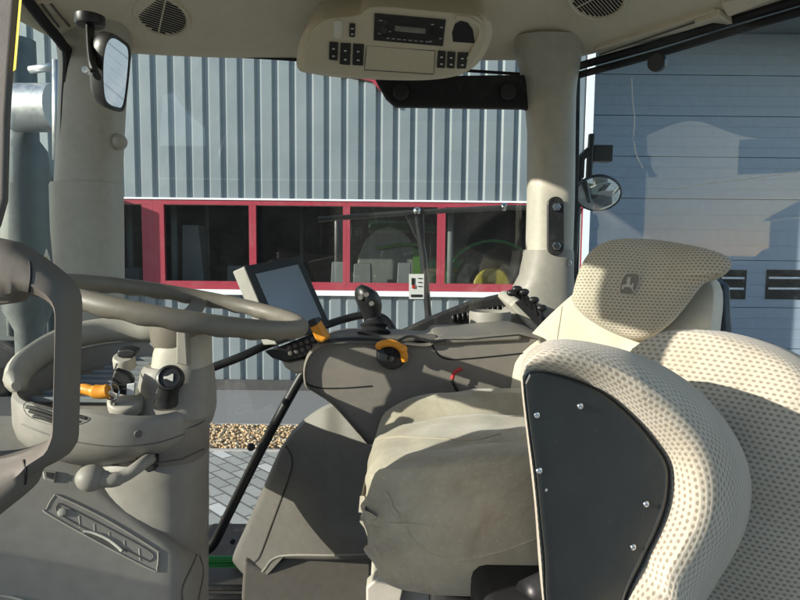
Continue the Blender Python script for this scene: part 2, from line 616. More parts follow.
wm.box((X0, FAC + .06, z_top + .08), (X1, FAC + .10, 8.0))
wm.box((X1, FAC - .03, 0), (XD0, FAC + 2.6, 8.0))      # corner trim beside the shutter
obj('wall_trim', wm, m_white, bld, smooth=False)
sl = M()
sl.box((X0, FAC - .09, z_sill - .11), (X1 - .002, FAC + .05, z_sill - .02))
obj('window_sill', sl, m_white, bld, bevel=.01)
hd = M()
hd.box((X0, FAC - .05, z_top + .03), (X1 - .002, FAC + .04, z_top + .062))
obj('flashing', hd, m_white, bld, bevel=.005)
# window band: each window a frame and a pane
edges = [-2, 78, 112, 154, 253, 346.5, 441, 537, 583]
mull = [0, 0, 4, 11, 3.5, 3.5, 4, 4, 0]
def fx(px):
    return P(px, 245, FAC).x
for i in range(len(edges) - 1):
    xa = fx(edges[i]) if i else X0
    xb = fx(edges[i+1])
    wa, wb = mull[i]/FPX*FAC, mull[i+1]/FPX*FAC
    fr = M()
    y0, y1 = FAC - .03, FAC + .05
    bot, top = .115, .05
    fr.box((xa + .001, y0, z_sill - .018), (xb - .001, y1, z_sill + bot))
    fr.box((xa + .001, y0, z_top - top), (xb - .001, y1, z_top + .028))
    fr.box((xa + .001, y0 + .003, z_sill + bot), (xa + max(wa, .03), y1, z_top - top))
    fr.box((xb - max(wb, .03), y0 + .003, z_sill + bot), (xb - .001, y1, z_top - top))
    w = obj('window', fr, m_red, bld, smooth=False)
    pn = M().add([(xa, FAC + .02, z_sill), (xb, FAC + .02, z_sill), (xb, FAC + .02, z_top), (xa, FAC + .02, z_top)], [(0, 1, 2, 3)])
    obj('pane', pn, GLASS_W, w, smooth=False)
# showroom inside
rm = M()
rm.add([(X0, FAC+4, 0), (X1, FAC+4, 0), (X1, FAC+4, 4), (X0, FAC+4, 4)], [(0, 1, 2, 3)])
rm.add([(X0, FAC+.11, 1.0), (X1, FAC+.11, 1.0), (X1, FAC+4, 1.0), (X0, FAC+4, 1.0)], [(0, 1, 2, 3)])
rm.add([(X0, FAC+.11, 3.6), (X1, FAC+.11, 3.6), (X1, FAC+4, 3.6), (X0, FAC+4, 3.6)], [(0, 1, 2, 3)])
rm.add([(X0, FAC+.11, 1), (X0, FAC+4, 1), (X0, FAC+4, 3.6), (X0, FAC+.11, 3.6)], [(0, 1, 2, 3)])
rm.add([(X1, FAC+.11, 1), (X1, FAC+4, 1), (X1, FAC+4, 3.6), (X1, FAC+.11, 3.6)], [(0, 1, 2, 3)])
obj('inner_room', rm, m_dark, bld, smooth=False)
m_pale = plastic('pale_post', (.22, .22, .21), .6)
for i, (xa, xb, ya, yb, dd, k) in enumerate(((172, 176, 205, 285, .6, 1), (205, 208, 205, 285, 1.2, .6), (447, 454, 205, 285, .5, .9), (128, 131, 205, 285, .9, .7), (300, 303, 205, 285, 2.4, .6))):
    a, c = P(xa, yb, FAC + dd), P(xb, ya, FAC + dd)
    obj('inner_post', M().box((a.x, a.y, 1.0), (c.x, a.y + .08, 3.55)), m_pale, bld)
for i, (xa, xb, ya, yb, dd) in enumerate(((182, 205, 225, 290, .5), (330, 348, 262, 290, .35), (352, 372, 264, 290, .35), (396, 412, 263, 290, .3), (226, 246, 266, 290, .8), (268, 300, 262, 290, .9), (118, 140, 268, 290, .4))):
    a, c = P(xa, yb, FAC + dd), P(xb, ya, FAC + dd)
    bx = obj('storage_box', M().slab([V((a.x, a.y, a.z - .2)), V((c.x, a.y, a.z - .2)), V((c.x - (.12 if i == 0 else .02), a.y, c.z)), V((a.x + (.02 if i == 0 else .03), a.y, c.z))], (0, .4, 0)), (plastic('box_grey', (.2, .195, .18), .6, 0) if i % 2 == 0 else m_pale), None, bevel=.02)
    lab = ['tall pale slanted panel behind the second showroom window', 'squat pale box behind the fourth window beside the monitor', 'grey box right of the squat pale box behind the middle window', 'small pale box below the arched machine cover', 'low grey box in the dark second window near the mullion', 'wide pale box in the window behind the monitor', 'grey box in the narrow leftmost window'][i]
    tag(bx, lab, 'box', 'boxes inside the showroom')
tl = M().tube([P(318, 221, FAC + 1.5), P(338, 219, FAC + 1.5)], .03)
obj('strip_light', tl, m_white, bld)
tlr = thing('box_trailer', 'dark grey box trailer parked by the wall beyond the exhaust pipe', 'trailer', (-7, 9.3, 0))
m_tr = plastic('trailer_grey', (.10, .115, .115), .5, 0, 900, .15)
obj('body', M().box((-9.5, 9.35, .9), (-5.5, 9.98, 3.5)), m_tr, tlr, bevel=.03)
rbm = M()
for k in range(9):
    rbm.box((-9.3 + k*.45, 9.31, 1.0), (-9.22 + k*.45, 9.35, 3.4))
obj('rib', rbm, plastic('trailer_rib', (.2, .22, .22), .5, 0), tlr)
obj('chassis', M().box((-9.4, 9.4, .55), (-5.6, 9.9, .9)), BLACKM, tlr)
for xx in (-8.2, -6.4):
    obj('wheel', M().disc(V((xx, 9.55, .5)), (0, -1, 0), .5, .2), BLACKM, tlr)
# red fascia strip seen under the cab roof
rf = M().slab([P(300, 66, FAC - .02), P(372, 82, FAC - .02), P(397, 108, FAC - .02), P(410, 70, FAC - .02)], (0, -.04, 0))
obj('red_trim', rf, m_red, bld, smooth=False)
# shutter door
dz1 = P(780, 30, FAC).z
dm = M()
ys = [P(700, y, FAC + 2.450).z for y in (430, 389, 348, 307, 260, 199, 157, 116, 75, 33)]
ys[0] = 0.0
for a, c in zip(ys[:-1], ys[1:]):
    dm.box((XD0, FAC + 2.450, a + .006), (XD1, FAC + 2.500, c - .006))
    k = 4
    for q in range(1, k):
        zq = a + (c - a)*q/k
        dm.box((XD0 + .01, FAC + 2.442, zq - .012), (XD1 - .01, FAC + 2.452, zq + .012))
dm.box((XD0, FAC + 2.510, 0), (XD1, FAC + 2.530, ys[-1]))
gd = obj('garage_door', dm, m_door, bld, bevel=.004, segs=1)
for (xa, xb) in ((718, 747), (765, 808), (826, 860)):
    w = M()
    a, c = P(xa, 299, FAC + 2.430), P(xb, 270, FAC + 2.430)
    w.box((a.x, FAC + 2.425, a.z), (c.x, FAC + 2.441, c.z))
    wo = obj('door_window', w, GLOSSB, gd, bevel=.01)
    bars = M()
    for f_ in (.36, .72):
        zz = a.z + (c.z - a.z)*f_
        bars.box((a.x + .05, FAC + 2.412, zz - .022), (c.x - .05, FAC + 2.424, zz + .022))
    obj('bar', bars, m_white, wo)
lt = M()
lt.box((XD0, FAC - .02, ys[-1] + .02), (XD1, FAC + 2.600, 8))
obj('lintel', lt, m_cor, bld, smooth=False)
rp = M()
rp.box((X0, FAC - .05, 8.0), (XD1, FAC + 9, 8.2))
obj('roof', rp, m_white, bld, smooth=False)

shd = thing('added_shed', 'dark brown shed out of view, added to darken the window reflections and cut skylight', 'shed', (3, -24, 0))  # never in view; added for dark window reflections and less sky fill
m_shed = plastic('dark_boards', (.045, .04, .034), .85, .2, 20)
obj('wall', M().box((-60, -26, 0), (26, -24, 5.5)), m_shed, shd)
obj('roof', M().slab([V((-60.5, -23.6, 5.5)), V((26.5, -23.6, 5.5)), V((26.5, -26.4, 7.2)), V((-60.5, -26.4, 7.2))], (0, -.1, .2)), m_shed, shd)
obj('door', M().box((0, -23.99, 0), (5, -23.93, 4.2)), plastic('shed_door', (.09, .085, .075), .7), shd)

# ---- machines standing in the showroom
def wheel_m(c, r, w, axis=V((0, 1, 0))):
    prof = [(.62, -.5), (.93, -.5), (1, -.35), (1, .35), (.93, .5), (.62, .5)]
    rings = []
    for k in range(28):
        a = 2*PI*k/28
        d = V((math.cos(a), 0, math.sin(a)))
        rings.append([c + d*(r*q) + V((0, h*w, 0)) for q, h in prof])
    rings.append(rings[0])
    return M().loft(rings, False, False)
c = P(490, 300, FAC + 1.5)
tr = thing('tractor', 'dark tractor with a yellow wheel standing behind the right hand showroom window', 'tractor', (c.x, c.y, 1.0))
z0 = 1.0
wc = V((c.x, c.y, z0 + .72))
obj('tyre', wheel_m(wc, .72, .4), BLACKM, tr)
obj('wheel', M().disc(wc + V((0, -.16, 0)), (0, -1, 0), .36, .08), YELLOW, tr)
fe = M()
arc = [wc + V((math.cos(a)*.9, 0, math.sin(a)*.85)) for a in [PI*(1.0 - k/14) for k in range(13)]]
fe.loft([[p + V((0, -.3, 0)), p + V((0, .3, 0)), p + V((0, .3, .05)), p + V((0, -.3, .05))] for p in arc])
obj('fender', fe, GREEN, tr)
hb = M()
hb.box((c.x - 1.9, c.y - .1, z0 + .55), (c.x - .5, c.y + .5, z0 + 1.25))
obj('hood', hb, GREEN, tr, bevel=.08)
hs = M()
hs.box((c.x - 1.9, c.y - .13, z0 + .98), (c.x - .5, c.y - .105, z0 + 1.05))
obj('stripe', hs, YELLOW, tr)
for xx in (c.x - .45, c.x + .55):
    cb = M().box((xx - .04, c.y + .1, z0 + 1.1), (xx + .04, c.y + .2, z0 + 2.3))
    obj('cab_post', cb, BLACKM, tr)
c = P(388, 292, FAC + 1.2)
mc = thing('machine_hood', 'pale arched machine cover behind the middle showroom window', 'machine', (c.x, c.y, 1.0))
pr = []
for t in range(9):
    a = PI*t/8
    pr.append(V((c.x - .62*math.cos(a), c.y, 1.75 + 1.1*math.sin(a)**.8)))
obj('cover', M().slab([V((c.x-.62, c.y, 1.0))] + pr + [V((c.x+.62, c.y, 1.0))], (0, .8, 0)), plastic('grey_cover', (.22, .215, .19), .6), mc, bevel=.05)
ln = M().tube([V((c.x - .2, c.y - .05, 2.42)), V((c.x + .2, c.y - .05, 2.5)), V((c.x + .62, c.y - .05, 2.5))], .03)
ln.slab([V((c.x+.46, c.y-.04, 1.6)), V((c.x+.66, c.y-.04, 1.6)), V((c.x+.66, c.y-.04, 2.42)), V((c.x+.46, c.y-.04, 2.42))], (0, -.03, 0))
obj('green_stripe', ln, plastic('lime_paint', (.09, .21, .03), .4, 0), mc)

# ================================================================= TRACTOR CAB
ZR = 3.0                                             # roof lining
ZF = P(225, 570, 1.72).z                             # cab floor
cab = thing('tractor_cab', 'beige tractor cab with pillars, roof lining and dusty windows', 'tractor cab', (0, 1.0, ZF))
# plan of the roof edge: windscreen corner, right side, rear quarter, back
A_P = P(92, 60, 1.70)
C_P = P(551, 75, 1.72)
fr_h = P(26, 0, 1.42)
rq0, rq1 = P(578, 74, 1.73), P(800, 12, 1.33)
plan = [(-.70, .28), (-.90, .7), (-.93, 1.2), (-.92, 1.55), (-.84, 1.73), (-.3, 1.79), (.40, 1.77), (rq0.x + .01, 1.73), (rq1.x, rq1.y), (1.02, 1.0), (1.0, .3), (.3, .24)]
def inset(pl, s):
    cx, cy = .05, 1.0
    return [(cx + (x-cx)*s, cy + (y-cy)*s) for x, y in pl]
rings = []
pl_s = [(p.x, p.y) for p in resample(catmull([(x, y, 0) for x, y in plan], 5, True), 96)]
for s, z in ((1.06, 3.10), (1.07, 2.99), (1.035, 2.955), (1.0, 2.945), (.975, 2.95), (.955, 2.962), (.93, 2.974), (.88, 2.992), (.78, 3.032), (.68, 3.065), (.55, 3.085), (.3, 3.095), (.02, 3.10)):
    rings.append([(x, y, z) for x, y in inset(pl_s, s)])
def lift(p):                                         # header raised in the middle, out of view, so sun reaches the rear pillar
    x, y, z = p
    return (x, y, z + .11*min(1, max(0, (-.35 - x)/.4))*math.exp(-((y - 1.02)/.2)**2))
rings = [[lift(p) for p in r_] for r_ in rings]
rl = M().loft(rings, False, True)
lin = obj('roof_lining', rl, LINER, cab, sub=1)
rt = M().loft([[lift((x, y, z)) for x, y in inset(pl_s, s)] for s, z in ((1.07, 2.992), (1.085, 3.06), (1.08, 3.16), (1.0, 3.24), (.6, 3.29), (.02, 3.30))], False, True)
obj('roof', rt, GREEN, cab, sub=1)
BV_ROOF = rl.bvh()
def hit(bv, px, py, off=.001):
    r = ray(px, py)
    p, n, i, d = bv.ray_cast(CAM_O, r)
    if p is None:
        return None, None
    if n.dot(r) > 0:
        n = -n
    return p + n*off, n
def drape(bv, pix, r=.0012, off=.0, n=6, per=5, closed=False):
    pts = []
    pp = cr2(pix, per, closed) if len(pix) > 2 else [(pix[0][0]+(pix[1][0]-pix[0][0])*k/8, pix[0][1]+(pix[1][1]-pix[0][1])*k/8) for k in range(9)]
    if closed:
        pp.append(pp[0])
    for x, y in pp:
        p, _ = hit(bv, x, y, off)
        if p is not None:
            pts.append(p)
    return M().tube(pts, r, n)
def patch(bv, pix, off=.002, thick=.002, per=5, smooth=True):     # thin piece lying on a surface
    pp = cr2(pix, per, True) if smooth else pix
    a, b_ = [], []
    for x, y in pp:
        p, n = hit(bv, x, y, 0)
        if p is None:
            continue
        a.append(p + n*off)
        b_.append(p - n*thick)
    n = len(a)
    mm = M()
    mm.add(a + b_, [tuple(range(n))] + [(i, (i+1) % n, (i+1) % n + n, i + n) for i in range(n)])
    return mm

# speaker grilles in the lining
def speaker(pxc, pyc, R):
    c, n = hit(BV_ROOF, pxc, pyc, -.006)
    rg = M().disc(c, n, R, .014, 40, [(1.0, 0), (1.0, .6), (.97, .95), (.92, 1), (.86, .8), (.85, .5), (.4, .5), (.02, .5)])
    gr_ = obj('speaker_grille', rg, LINER, lin)
    sl_ = M()
    ex_ = n.cross(V((0, 1, 0))).normalized()
    ey_ = ex_.cross(n)
    d1 = (ex_*.86 + ey_*.5).normalized()
    d2 = d1.cross(n)
    for k in range(-7, 8):
        o_ = k*R*.112
        h = math.sqrt(max(0, (R*.82)**2 - o_**2))
        for seg in (-1, 1):
            q = [c + n*.0085 + d2*o_ + d1*t for t in (R*.03*seg, h*seg)]
            w = R*.032
            sl_.slab([q[0]+d2*w, q[1]+d2*w, q[1]-d2*w, q[0]-d2*w], n*-.003)
    obj('slot', sl_, BLACKM, gr_)
speaker(162, 16, .072)
speaker(597, -3, .074)
# sun blind rail along the rear quarter and roof vent at the front
def on_roof(x, y, off):
    p, n = hit(BV_ROOF, x, y, off)
    if p is None:
        p = PZ(x, y, 2.95)
    return p
def rail_on(pix, off=.012, name='blind_rail'):
    a = [on_roof(x, y, off) for x, y in pix]
    mm = M().slab(a, V((0, .006, .018)))
    return obj(name, mm, LINER, cab, bevel=.004)
rl_o = rail_on([(596, 47), (716, 7), (725, 15), (602, 57)])
obj('groove', M().tube([on_roof(600, 50, .0135), on_roof(716, 12, .0135)], .002, 6), DKBROWN, rl_o)
rail_on([(722, 1), (800, -27), (830, -27), (729, 13)])
hb_ = M().slab([on_roof(x, y, .022) for x, y in ((697, 18), (722, 9), (734, 16), (731, 23), (704, 30))], V((0, .004, .02)))
obj('handle', hb_, LINER, rl_o, bevel=.004)
vt = patch(BV_ROOF, [(33, 0), (52, 0), (70, 24), (56, 25)], .006, .002, smooth=False)
vo = obj('roof_vent', vt, LINER, lin, bevel=.002)
vs_ = M()
for (xa, ya, xb, yb) in ((41, 1, 57, 24), (50, 1, 68, 23)):
    vs_.tube([on_roof(xa, ya, .008), on_roof(xb, yb, .008)], .003, 6)
obj('slot', vs_, DKBROWN, vo)
# unseen blind and tab at the windscreen top, added to shade the headrest
fb_ = M().slab([V((-.755, .32, 2.95)), V((-.90, .80, 2.95)), V((-.90, .80, 2.785)), V((-.755, .32, 2.785))], (.012, 0, 0))
fbo = obj('shade_blind', fb_, BLACKM, cab)
obj('shade_tab', M().slab([V((-.785, .43, 2.784)), V((-.815, .53, 2.784)), V((-.815, .53, 2.69)), V((-.785, .43, 2.69))], (.012, 0, 0)), BLACKM, fbo)

# floor
fl = M()
fl.slab([V((-.9, .3, ZF)), V((1.0, .3, ZF)), V((.9, 1.3, ZF)), V((.45, 1.74, ZF)), V((-.62, 1.74, ZF)), V((-.9, 1.4, ZF))], (0, 0, -.08))
obj('cab_floor', fl, DKBROWN, cab, bevel=.01)
mt = M()
for k in range(9):
    mt.box((-.60, 1.25 + k*.045, ZF), (-.30, 1.272 + k*.045, ZF + .006))
obj('floor_mat', mt, BLACKM, cab)
fb = M().box((-.75, 1.78, .95), (.6, 2.3, ZF - .12))
obj('chassis', fb, BLACKM, cab, bevel=.03)
gb = M()
ga = P(212, 567, 1.80)
for k in range(2):
    gb.tube([V((ga.x - .06, ga.y, ga.z + .008 + .018*k)), V((ga.x + .085, ga.y, ga.z + .008 + .018*k))], .010, 12)
obj('green_pipe', gb, GREEN, cab)

# pillars
def pillar(secs, d, depth, name='pillar', mat=BEIGE_L, pw=2.6):
    rings = []
    for (py, pc, hw) in secs:
        c = P(pc, py, d)
        w = hw/FPX*d
        rings.append([V((c.x + w*math.copysign(abs(math.cos(t))**(2/pw), math.cos(t)), d + depth*math.copysign(abs(math.sin(t))**(2/pw), math.sin(t)), c.z))
                      for t in [2*PI*k/28 for k in range(28)]])
    mm = M().loft(rings)
    return mm
ap = pillar([(10, 98, 34), (48, 95, 33), (66, 94, 30), (120, 92, 29), (180, 89, 29.5), (240, 88, 30), (300, 92, 27), (345, 95, 22), (420, 100, 20)], 1.68, .07)
apo = obj('pillar', ap, BEIGE_L, cab)
BV_AP = ap.bvh()
cv = pillar([(184, 87, 31.5), (187, 87, 32.5), (230, 88, 32.5), (290, 91, 30), (340, 94, 25)], 1.675, .072)
obj('pillar_cover', cv, BEIGE_L, apo)
kn = M().ball(P(119, 142, 1.66), .022, 10)
obj('knob', kn, BEIGE_L, apo)
lt_ = M()
lt_.ball(P(111, 330, 1.6), .016, 8)
lt_.tube([P(104, 334, 1.6), P(117, 325, 1.59)], .008)
obj('latch', lt_, BLACKM, apo)
cp = pillar([(40, 548, 34), (66, 549, 29), (84, 550, 25), (100, 550, 24), (130, 551, 22.5), (200, 550.5, 22.5), (252, 549, 22.5)], 1.72, .065)
cpo = obj('pillar', cp, BEIGE_L, cab)
BV_CP = cp.bvh()
cp2 = pillar([(250, 548, 23.5), (256, 548, 24), (275, 546, 26), (288, 543, 30), (320, 540, 36), (420, 540, 44)], 1.715, .075)
obj('pillar_base', cp2, BEIGE, cpo)
# front left pillar of the cab behind the open door is out of frame; posts that carry the roof
bp = M()
bp.tube([V((1.0, .62, ZF)), V((1.0, .62, ZR - .04))], .045, 12)
obj('pillar', bp, BEIGE_L, cab)

# seals and window frames
def seal(pix_d, r=.012, name='window_seal', mat=BLACKM, flat=None, sm=True):
    pts = [P(*p) for p in pix_d]
    return obj(name, M().tube(catmull(pts, 5) if sm and len(pts) > 2 else pts, r, 8, flat), mat, cab)
seal([(119, 52, 1.76), (200, 54, 1.78), (330, 62, 1.78), (520, 74, 1.76)], .0045)
seal([(529, 92, 1.765), (529, 180, 1.765), (528, 296, 1.765)], .006)
seal([(576, 76, 1.745), (574.5, 180, 1.745), (572, 295, 1.745)], .012)
seal([(572, 68, 1.735), (600, 60, 1.69), (660, 43, 1.58), (740, 18, 1.43), (840, -12, 1.26)], .011)
seal([(575, 76, 1.74), (660, 53, 1.585), (740, 29, 1.435), (840, 0, 1.265)], .010)
seal([(24, -4, 1.42), (44, 22, 1.50), (62, 44, 1.58), (68, 60, 1.62), (65, 130, 1.63), (62, 300, 1.63), (70, 400, 1.63)], .013)
# diagonal corner bar
bar = M().tube(catmull([P(318, 352, 1.72), P(298, 382, 1.73), (P(262, 448, 1.74)), P(228, 515, 1.74), P(214, 543, 1.74), P(203, 551, 1.73), P(180, 553, 1.70)], 6), .0145, 12)
bo = obj('corner_bar', bar, BLACK, cab)
obj('clip', M().ball(P(251, 447, 1.72), .012, 8), BLACK, bo)
obj('bolt', M().disc(P(233, 541, 1.71), (0, -1, 0), .008, .008), BLACK, bo)
# rear lower corner of the side window: black sill sweeping up to the rear pillar
sw = M().slab([P(x, y, 1.76) for x, y in ((385, 345), (402, 331), (430, 318), (470, 302), (505, 294), (531, 290), (531, 330), (480, 345))], (0, .05, 0))
swo = obj('window_sill', sw, BLACKM, cab, bevel=.008)
rb = M()
for k in range(14):
    x = 452 + k*5
    rb.box(tuple(P(x, 322 - k*1.0, 1.745)), tuple(P(x + 2.2, 314 - k*1.0, 1.757)))
obj('rib', rb, BLACK, swo)

LOWG = glass('sun_dimming_glass', (.42, .44, .43), .03)  # dark tint added to weaken the sun on the lower trim
fw = M().add([V((-.965, .3, ZF - .05)), V((-.985, 1.6, ZF - .05)), V((-.985, 1.6, 2.10)), V((-.965, .3, 2.10))], [(0, 1, 2, 3)])
obj('lower_window', fw, LOWG, cab, smooth=False)

# panes
gp = M().add([P(60, 30, 1.80), P(540, 50, 1.80), P(540, 330, 1.80), P(300, 385, 1.80), P(200, 560, 1.80), P(60, 560, 1.80)], [(0, 1, 2, 3, 4, 5)])
gp2 = M().add([P(540, 330, 1.80), P(540, 560, 1.80), P(200, 560, 1.80), P(300, 385, 1.80)], [(0, 1, 2, 3)])
gp.add(gp2.v, gp2.f)
side_pane = obj('side_window', gp, GLASS, cab, smooth=False)
ra, rb_ = P(575, 60, 1.755), P(900, 60, 1.2)
rp_ = M().add([V((ra.x, ra.y, 1.6)), V((rb_.x, rb_.y, 1.6)), V((rb_.x, rb_.y, 2.97)), V((ra.x, ra.y, 2.97))], [(0, 1, 2, 3)])
rear_pane = obj('rear_window', rp_, GLASS_R, cab, smooth=False)
wsh = M()
wr = []
for k in range(9):
    t = k/8
    y = .45 + 1.2*t
    x = -.93 - .10*math.sin(PI*t)
    wr.append([V((x, y, 2.10)), V((x - .02, y, 2.4)), V((x + .01, y, lift((x, y, 2.97))[2]))])
wsh.loft(wr, closed=False)
obj('windscreen', wsh, glass('windscreen_glass', (.84, .90, .88), .02), cab)
# marks on the rear window: scratches in the dirt, sticker on the windscreen
stick = M().slab([P(40, 269, 1.60), P(52, 268, 1.60), P(46, 249, 1.60)], (.002, .001, 0))
m_st = plastic('paper_white', (.7, .68, .6), .6, 0)
wst = obj('warning_sticker', stick, m_st, cab, smooth=False)
obj('symbol', M().slab([P(43.5, 266, 1.597), P(49, 265.5, 1.597), P(46, 256, 1.597)], (0, .001, 0)), ORANGE, wst, smooth=False)
BV_SG = gp.bvh()
BV_RG = rp_.bvh()
scr_m = plastic('scratch_white', (.8, .82, .84), .6, 0)
scx = M()
for pix, r in (([(632, 78), (633, 100), (635, 120), (634, 133)], .0013), ([(634, 141), (637, 155), (643, 168)], .0013),
               ([(675, 188), (730, 181), (800, 172)], .0012), ([(632, 140), (634, 136), (634, 132)], .001)):
    d = drape(BV_RG, pix, r, .002)
    scx.add(d.v, d.f)
obj('scratch', scx, scr_m, rear_pane)
# label in the side window
lb = M()
lb.slab([P(409, 274, 1.795), P(424, 274, 1.795), P(424, 299, 1.795), P(409, 299, 1.795)], (0, .002, 0))
lbo = obj('window_label', lb, plastic('label_paper', (.62, .64, .63), .5, 0, 900, .02), side_pane, smooth=False)
for q in ([(411.5, 278), (414.5, 278), (414.5, 285), (411.5, 285)], [(411, 294.5), (422, 294.5), (422, 297), (411, 297)],
          [(418, 278), (422, 278), (422, 278.8), (418, 278.8)], [(418, 282), (422, 282), (422, 282.8), (418, 282.8)], [(418, 286), (422, 286), (422, 286.8), (418, 286.8)]):
    obj('print', M().slab([P(x, y, 1.793) for x, y in q], (0, .001, 0)), BLACKM, lbo, smooth=False)
obj('red_mark', M().slab([P(412, 285, 1.792), P(415, 285, 1.792), P(415, 288.5, 1.792), P(412, 288.5, 1.792)], (0, .001, 0)), REDP, lbo, smooth=False)

# roller blind at the top of the side window
bl = M().slab([P(x, y, 1.70) for x, y in ((374, 76), (526, 74), (531, 110), (524, 108), (395, 106), (386, 98), (379, 86))], (0, .03, .0))
blo = obj('sun_blind', bl, BLACKM, cab, bevel=.008)
for x in (401, 508):
    obj('end_cap', M().disc(P(x, 92, 1.69), (0, -1, 0), .022, .006), BLACK, blo)
# window latch knob at the rear window
lk = M().disc(P(658, 63, 1.54), V((-.5, -.8, -.2)), .022, .03)
obj('window_latch', lk, BLACK, cab)

# bracket on the rear pillar
bx_, _n = P(556, 226, 1.63), None
brk = thing('pillar_bracket', 'black oblong bracket with two bolts on the sunlit rear pillar', 'bracket', bx_)
out = []
ctr0, ctr1 = P(556, 205, 1.632), P(556, 247, 1.632)
rr = 8.5/FPX*1.63
for k in range(13):
    a = PI*k/12
    out.append(ctr0 + V((rr*math.cos(a), 0, rr*math.sin(a))))
for k in range(13):
    a = PI + PI*k/12
    out.append(ctr1 + V((rr*math.cos(a), 0, rr*math.sin(a))))
obj('plate', M().slab(out, (0, .012, 0)), BLACK, brk, bevel=.004)
for (x, y) in ((556, 207), (556, 246)):
    obj('bolt', M().disc(P(x, y, 1.632), (0, -1, 0), .012, .01, 6), CHROME, brk)
obj('spacer', M().tube([P(556, 226, 1.645), P(556, 226, 1.70)], .012), BLACK, brk)
obj('bolt', M().disc(P(568, 263, 1.655), (-.3, -1, 0), .010, .012, 12), CHROME, brk)

# wiper
WIPM = plastic('worn_wiper', (.035, .035, .035), .45, 0)
wp = thing('wiper', 'black wiper with a long thin blade across the side window', 'wiper', P(420, 335, 1.86))
obj('blade', M().tube([P(318, 219.5, 1.86), P(350, 217, 1.86), P(420, 212, 1.86), P(505, 207.5, 1.85), P(551, 208, 1.83)], .008, 8), WIPM, wp)
obj('wiper_arm', M().tube([P(431, 345, 1.88), P(427, 300, 1.88), P(423, 255, 1.88), P(416, 213, 1.87)], [.011, .011, .012, .009], 8), BLACK, wp)
obj('wiper_motor', M().slab([P(x, y, 1.87) for x, y in ((405, 214), (424, 213), (425, 254), (413, 232))], (0, .05, 0)), BLACK, wp, bevel=.005)
for (x, y) in ((417, 211), (504, 207)):
    obj('joint', M().ball(P(x, y, 1.852), .012, 8), CHROME, wp)

# interior mirror
XM = -.62
mi = thing('cab_mirror', 'tall black rear view mirror hanging from the roof lining on a black arm', 'mirror', P(92, 22, 1.3))
arm = M().tube(catmull([P(90, 20, 1.31), P(91, 45, 1.29), P(93, 65, 1.27), P(97, 76, 1.26)], 4), .014, 10, .5)
obj('arm', arm, BLACK, mi)
ft = M().disc(P(90, 22, 1.31) + V((0, 0, .012)), (0, 0, -1), .03, .02)
obj('mount', ft, BLACK, mi)
go = [(103, 60), (106, 44), (112, 38), (122, 43), (128, 51), (127, 75), (123, 104), (117, 107), (106, 101), (103, 85)]
MC = PX(115, 73, XM)
MN = ((V((-.2, 1.75, 2.70)) - MC).normalized() - (MC - CAM_O).normalized()).normalized()
def PN(px, py):
    r = ray(px, py)
    return CAM_O + r*((MC - CAM_O).dot(MN)/r.dot(MN))
gpts = [PN(x, y) for x, y in cr2(go, 5)]
cen = sum(gpts, V())/len(gpts)
def scl(k, dx):
    return [cen + (p - cen)*k + MN*dx for p in gpts]
sh = M().loft([scl(1.0, .002), scl(1.10, .003), scl(1.14, -.004), scl(1.12, -.02), scl(.95, -.034), scl(.6, -.045), scl(.1, -.048)], False, True)
obj('shell', sh, BLACK, mi)
obj('mirror_glass', M().add(scl(1.0, .001), [tuple(range(len(gpts)))]), MIRROR, mi, smooth=False)
obj('bolt', M().disc(P(88, 71, 1.25), (0, -1, 0), .008, .012), CHROME, mi)

# exterior round mirror by the rear window
em = thing('round_mirror', 'small round mirror on black clamp outside the rear window', 'mirror', P(590, 180, 1.86))
cen = P(598, 193, 1.85)
nrm = V((-.25, -.9, -.45)).normalized()
ax = nrm.cross(V((0, 0, 1))).normalized()
ay = nrm.cross(ax)
def ell(k, dz):
    return [cen + ax*(.068*k*math.cos(t)) + ay*(.056*k*math.sin(t)) + nrm*dz for t in [2*PI*i/32 for i in range(32)]]
obj('shell', M().loft([ell(.93, .006), ell(1, .009), ell(1.04, 0), ell(.95, -.02), ell(.6, -.04), ell(.1, -.045)], False, True), BLACK, em)
obj('mirror_glass', M().loft([ell(.94, .006), ell(.6, .011), ell(.3, .0135), ell(.02, .0145)], False, True), MIRROR, em)
cl = M()
cl.tube([P(592, 134, 1.87), P(590, 160, 1.87), P(589, 180, 1.87)], .011)
cl.tube([P(580, 178, 1.88), P(581, 158, 1.88), P(590, 150, 1.87)], .013)
cl.box(tuple(P(594, 161, 1.86)), tuple(P(609, 147, 1.90)))
obj('clamp', cl, BLACK, em, bevel=.003)
obj('arm', M().tube([P(580, 165, 1.88), P(577, 230, 1.88), P(574, 262, 1.86)], .008), BLACK, em)

# exhaust outside the windscreen and an added shading pipe
ex = thing('exhaust_stack', 'bright stainless exhaust pipe standing outside the windscreen', 'exhaust', (-1.55, 2.25, 1.0))
e0 = P(28, 300, 2.3)
ez = lambda y: P(38, y, 2.3).z
ex_m = M().loft([[V((e0.x + r*math.cos(t), 2.3 + r*math.sin(t), z)) for t in [2*PI*i/24 for i in range(24)]]
                 for r, z in ((.05, 1.0), (.05, ez(330)), (.085, ez(310)), (.095, ez(180)), (.085, ez(150)), (.06, ez(140)), (.06, ez(40)))])
DULL = plastic('dull_pipe_metal', (.16, .175, .175), .6, .1, 200, .2, .4, .6)
ex_m2 = obj('muffler', ex_m, DULL, ex)
sh_ = M().tube([P(14, 108, 2.2), P(56, 108, 2.2)], .085, 20)
obj('heat_shield', sh_, STEEL, ex)
ip = V((-1.92, 1.16, 0))  # out of view, added to keep the sun off the front pillar
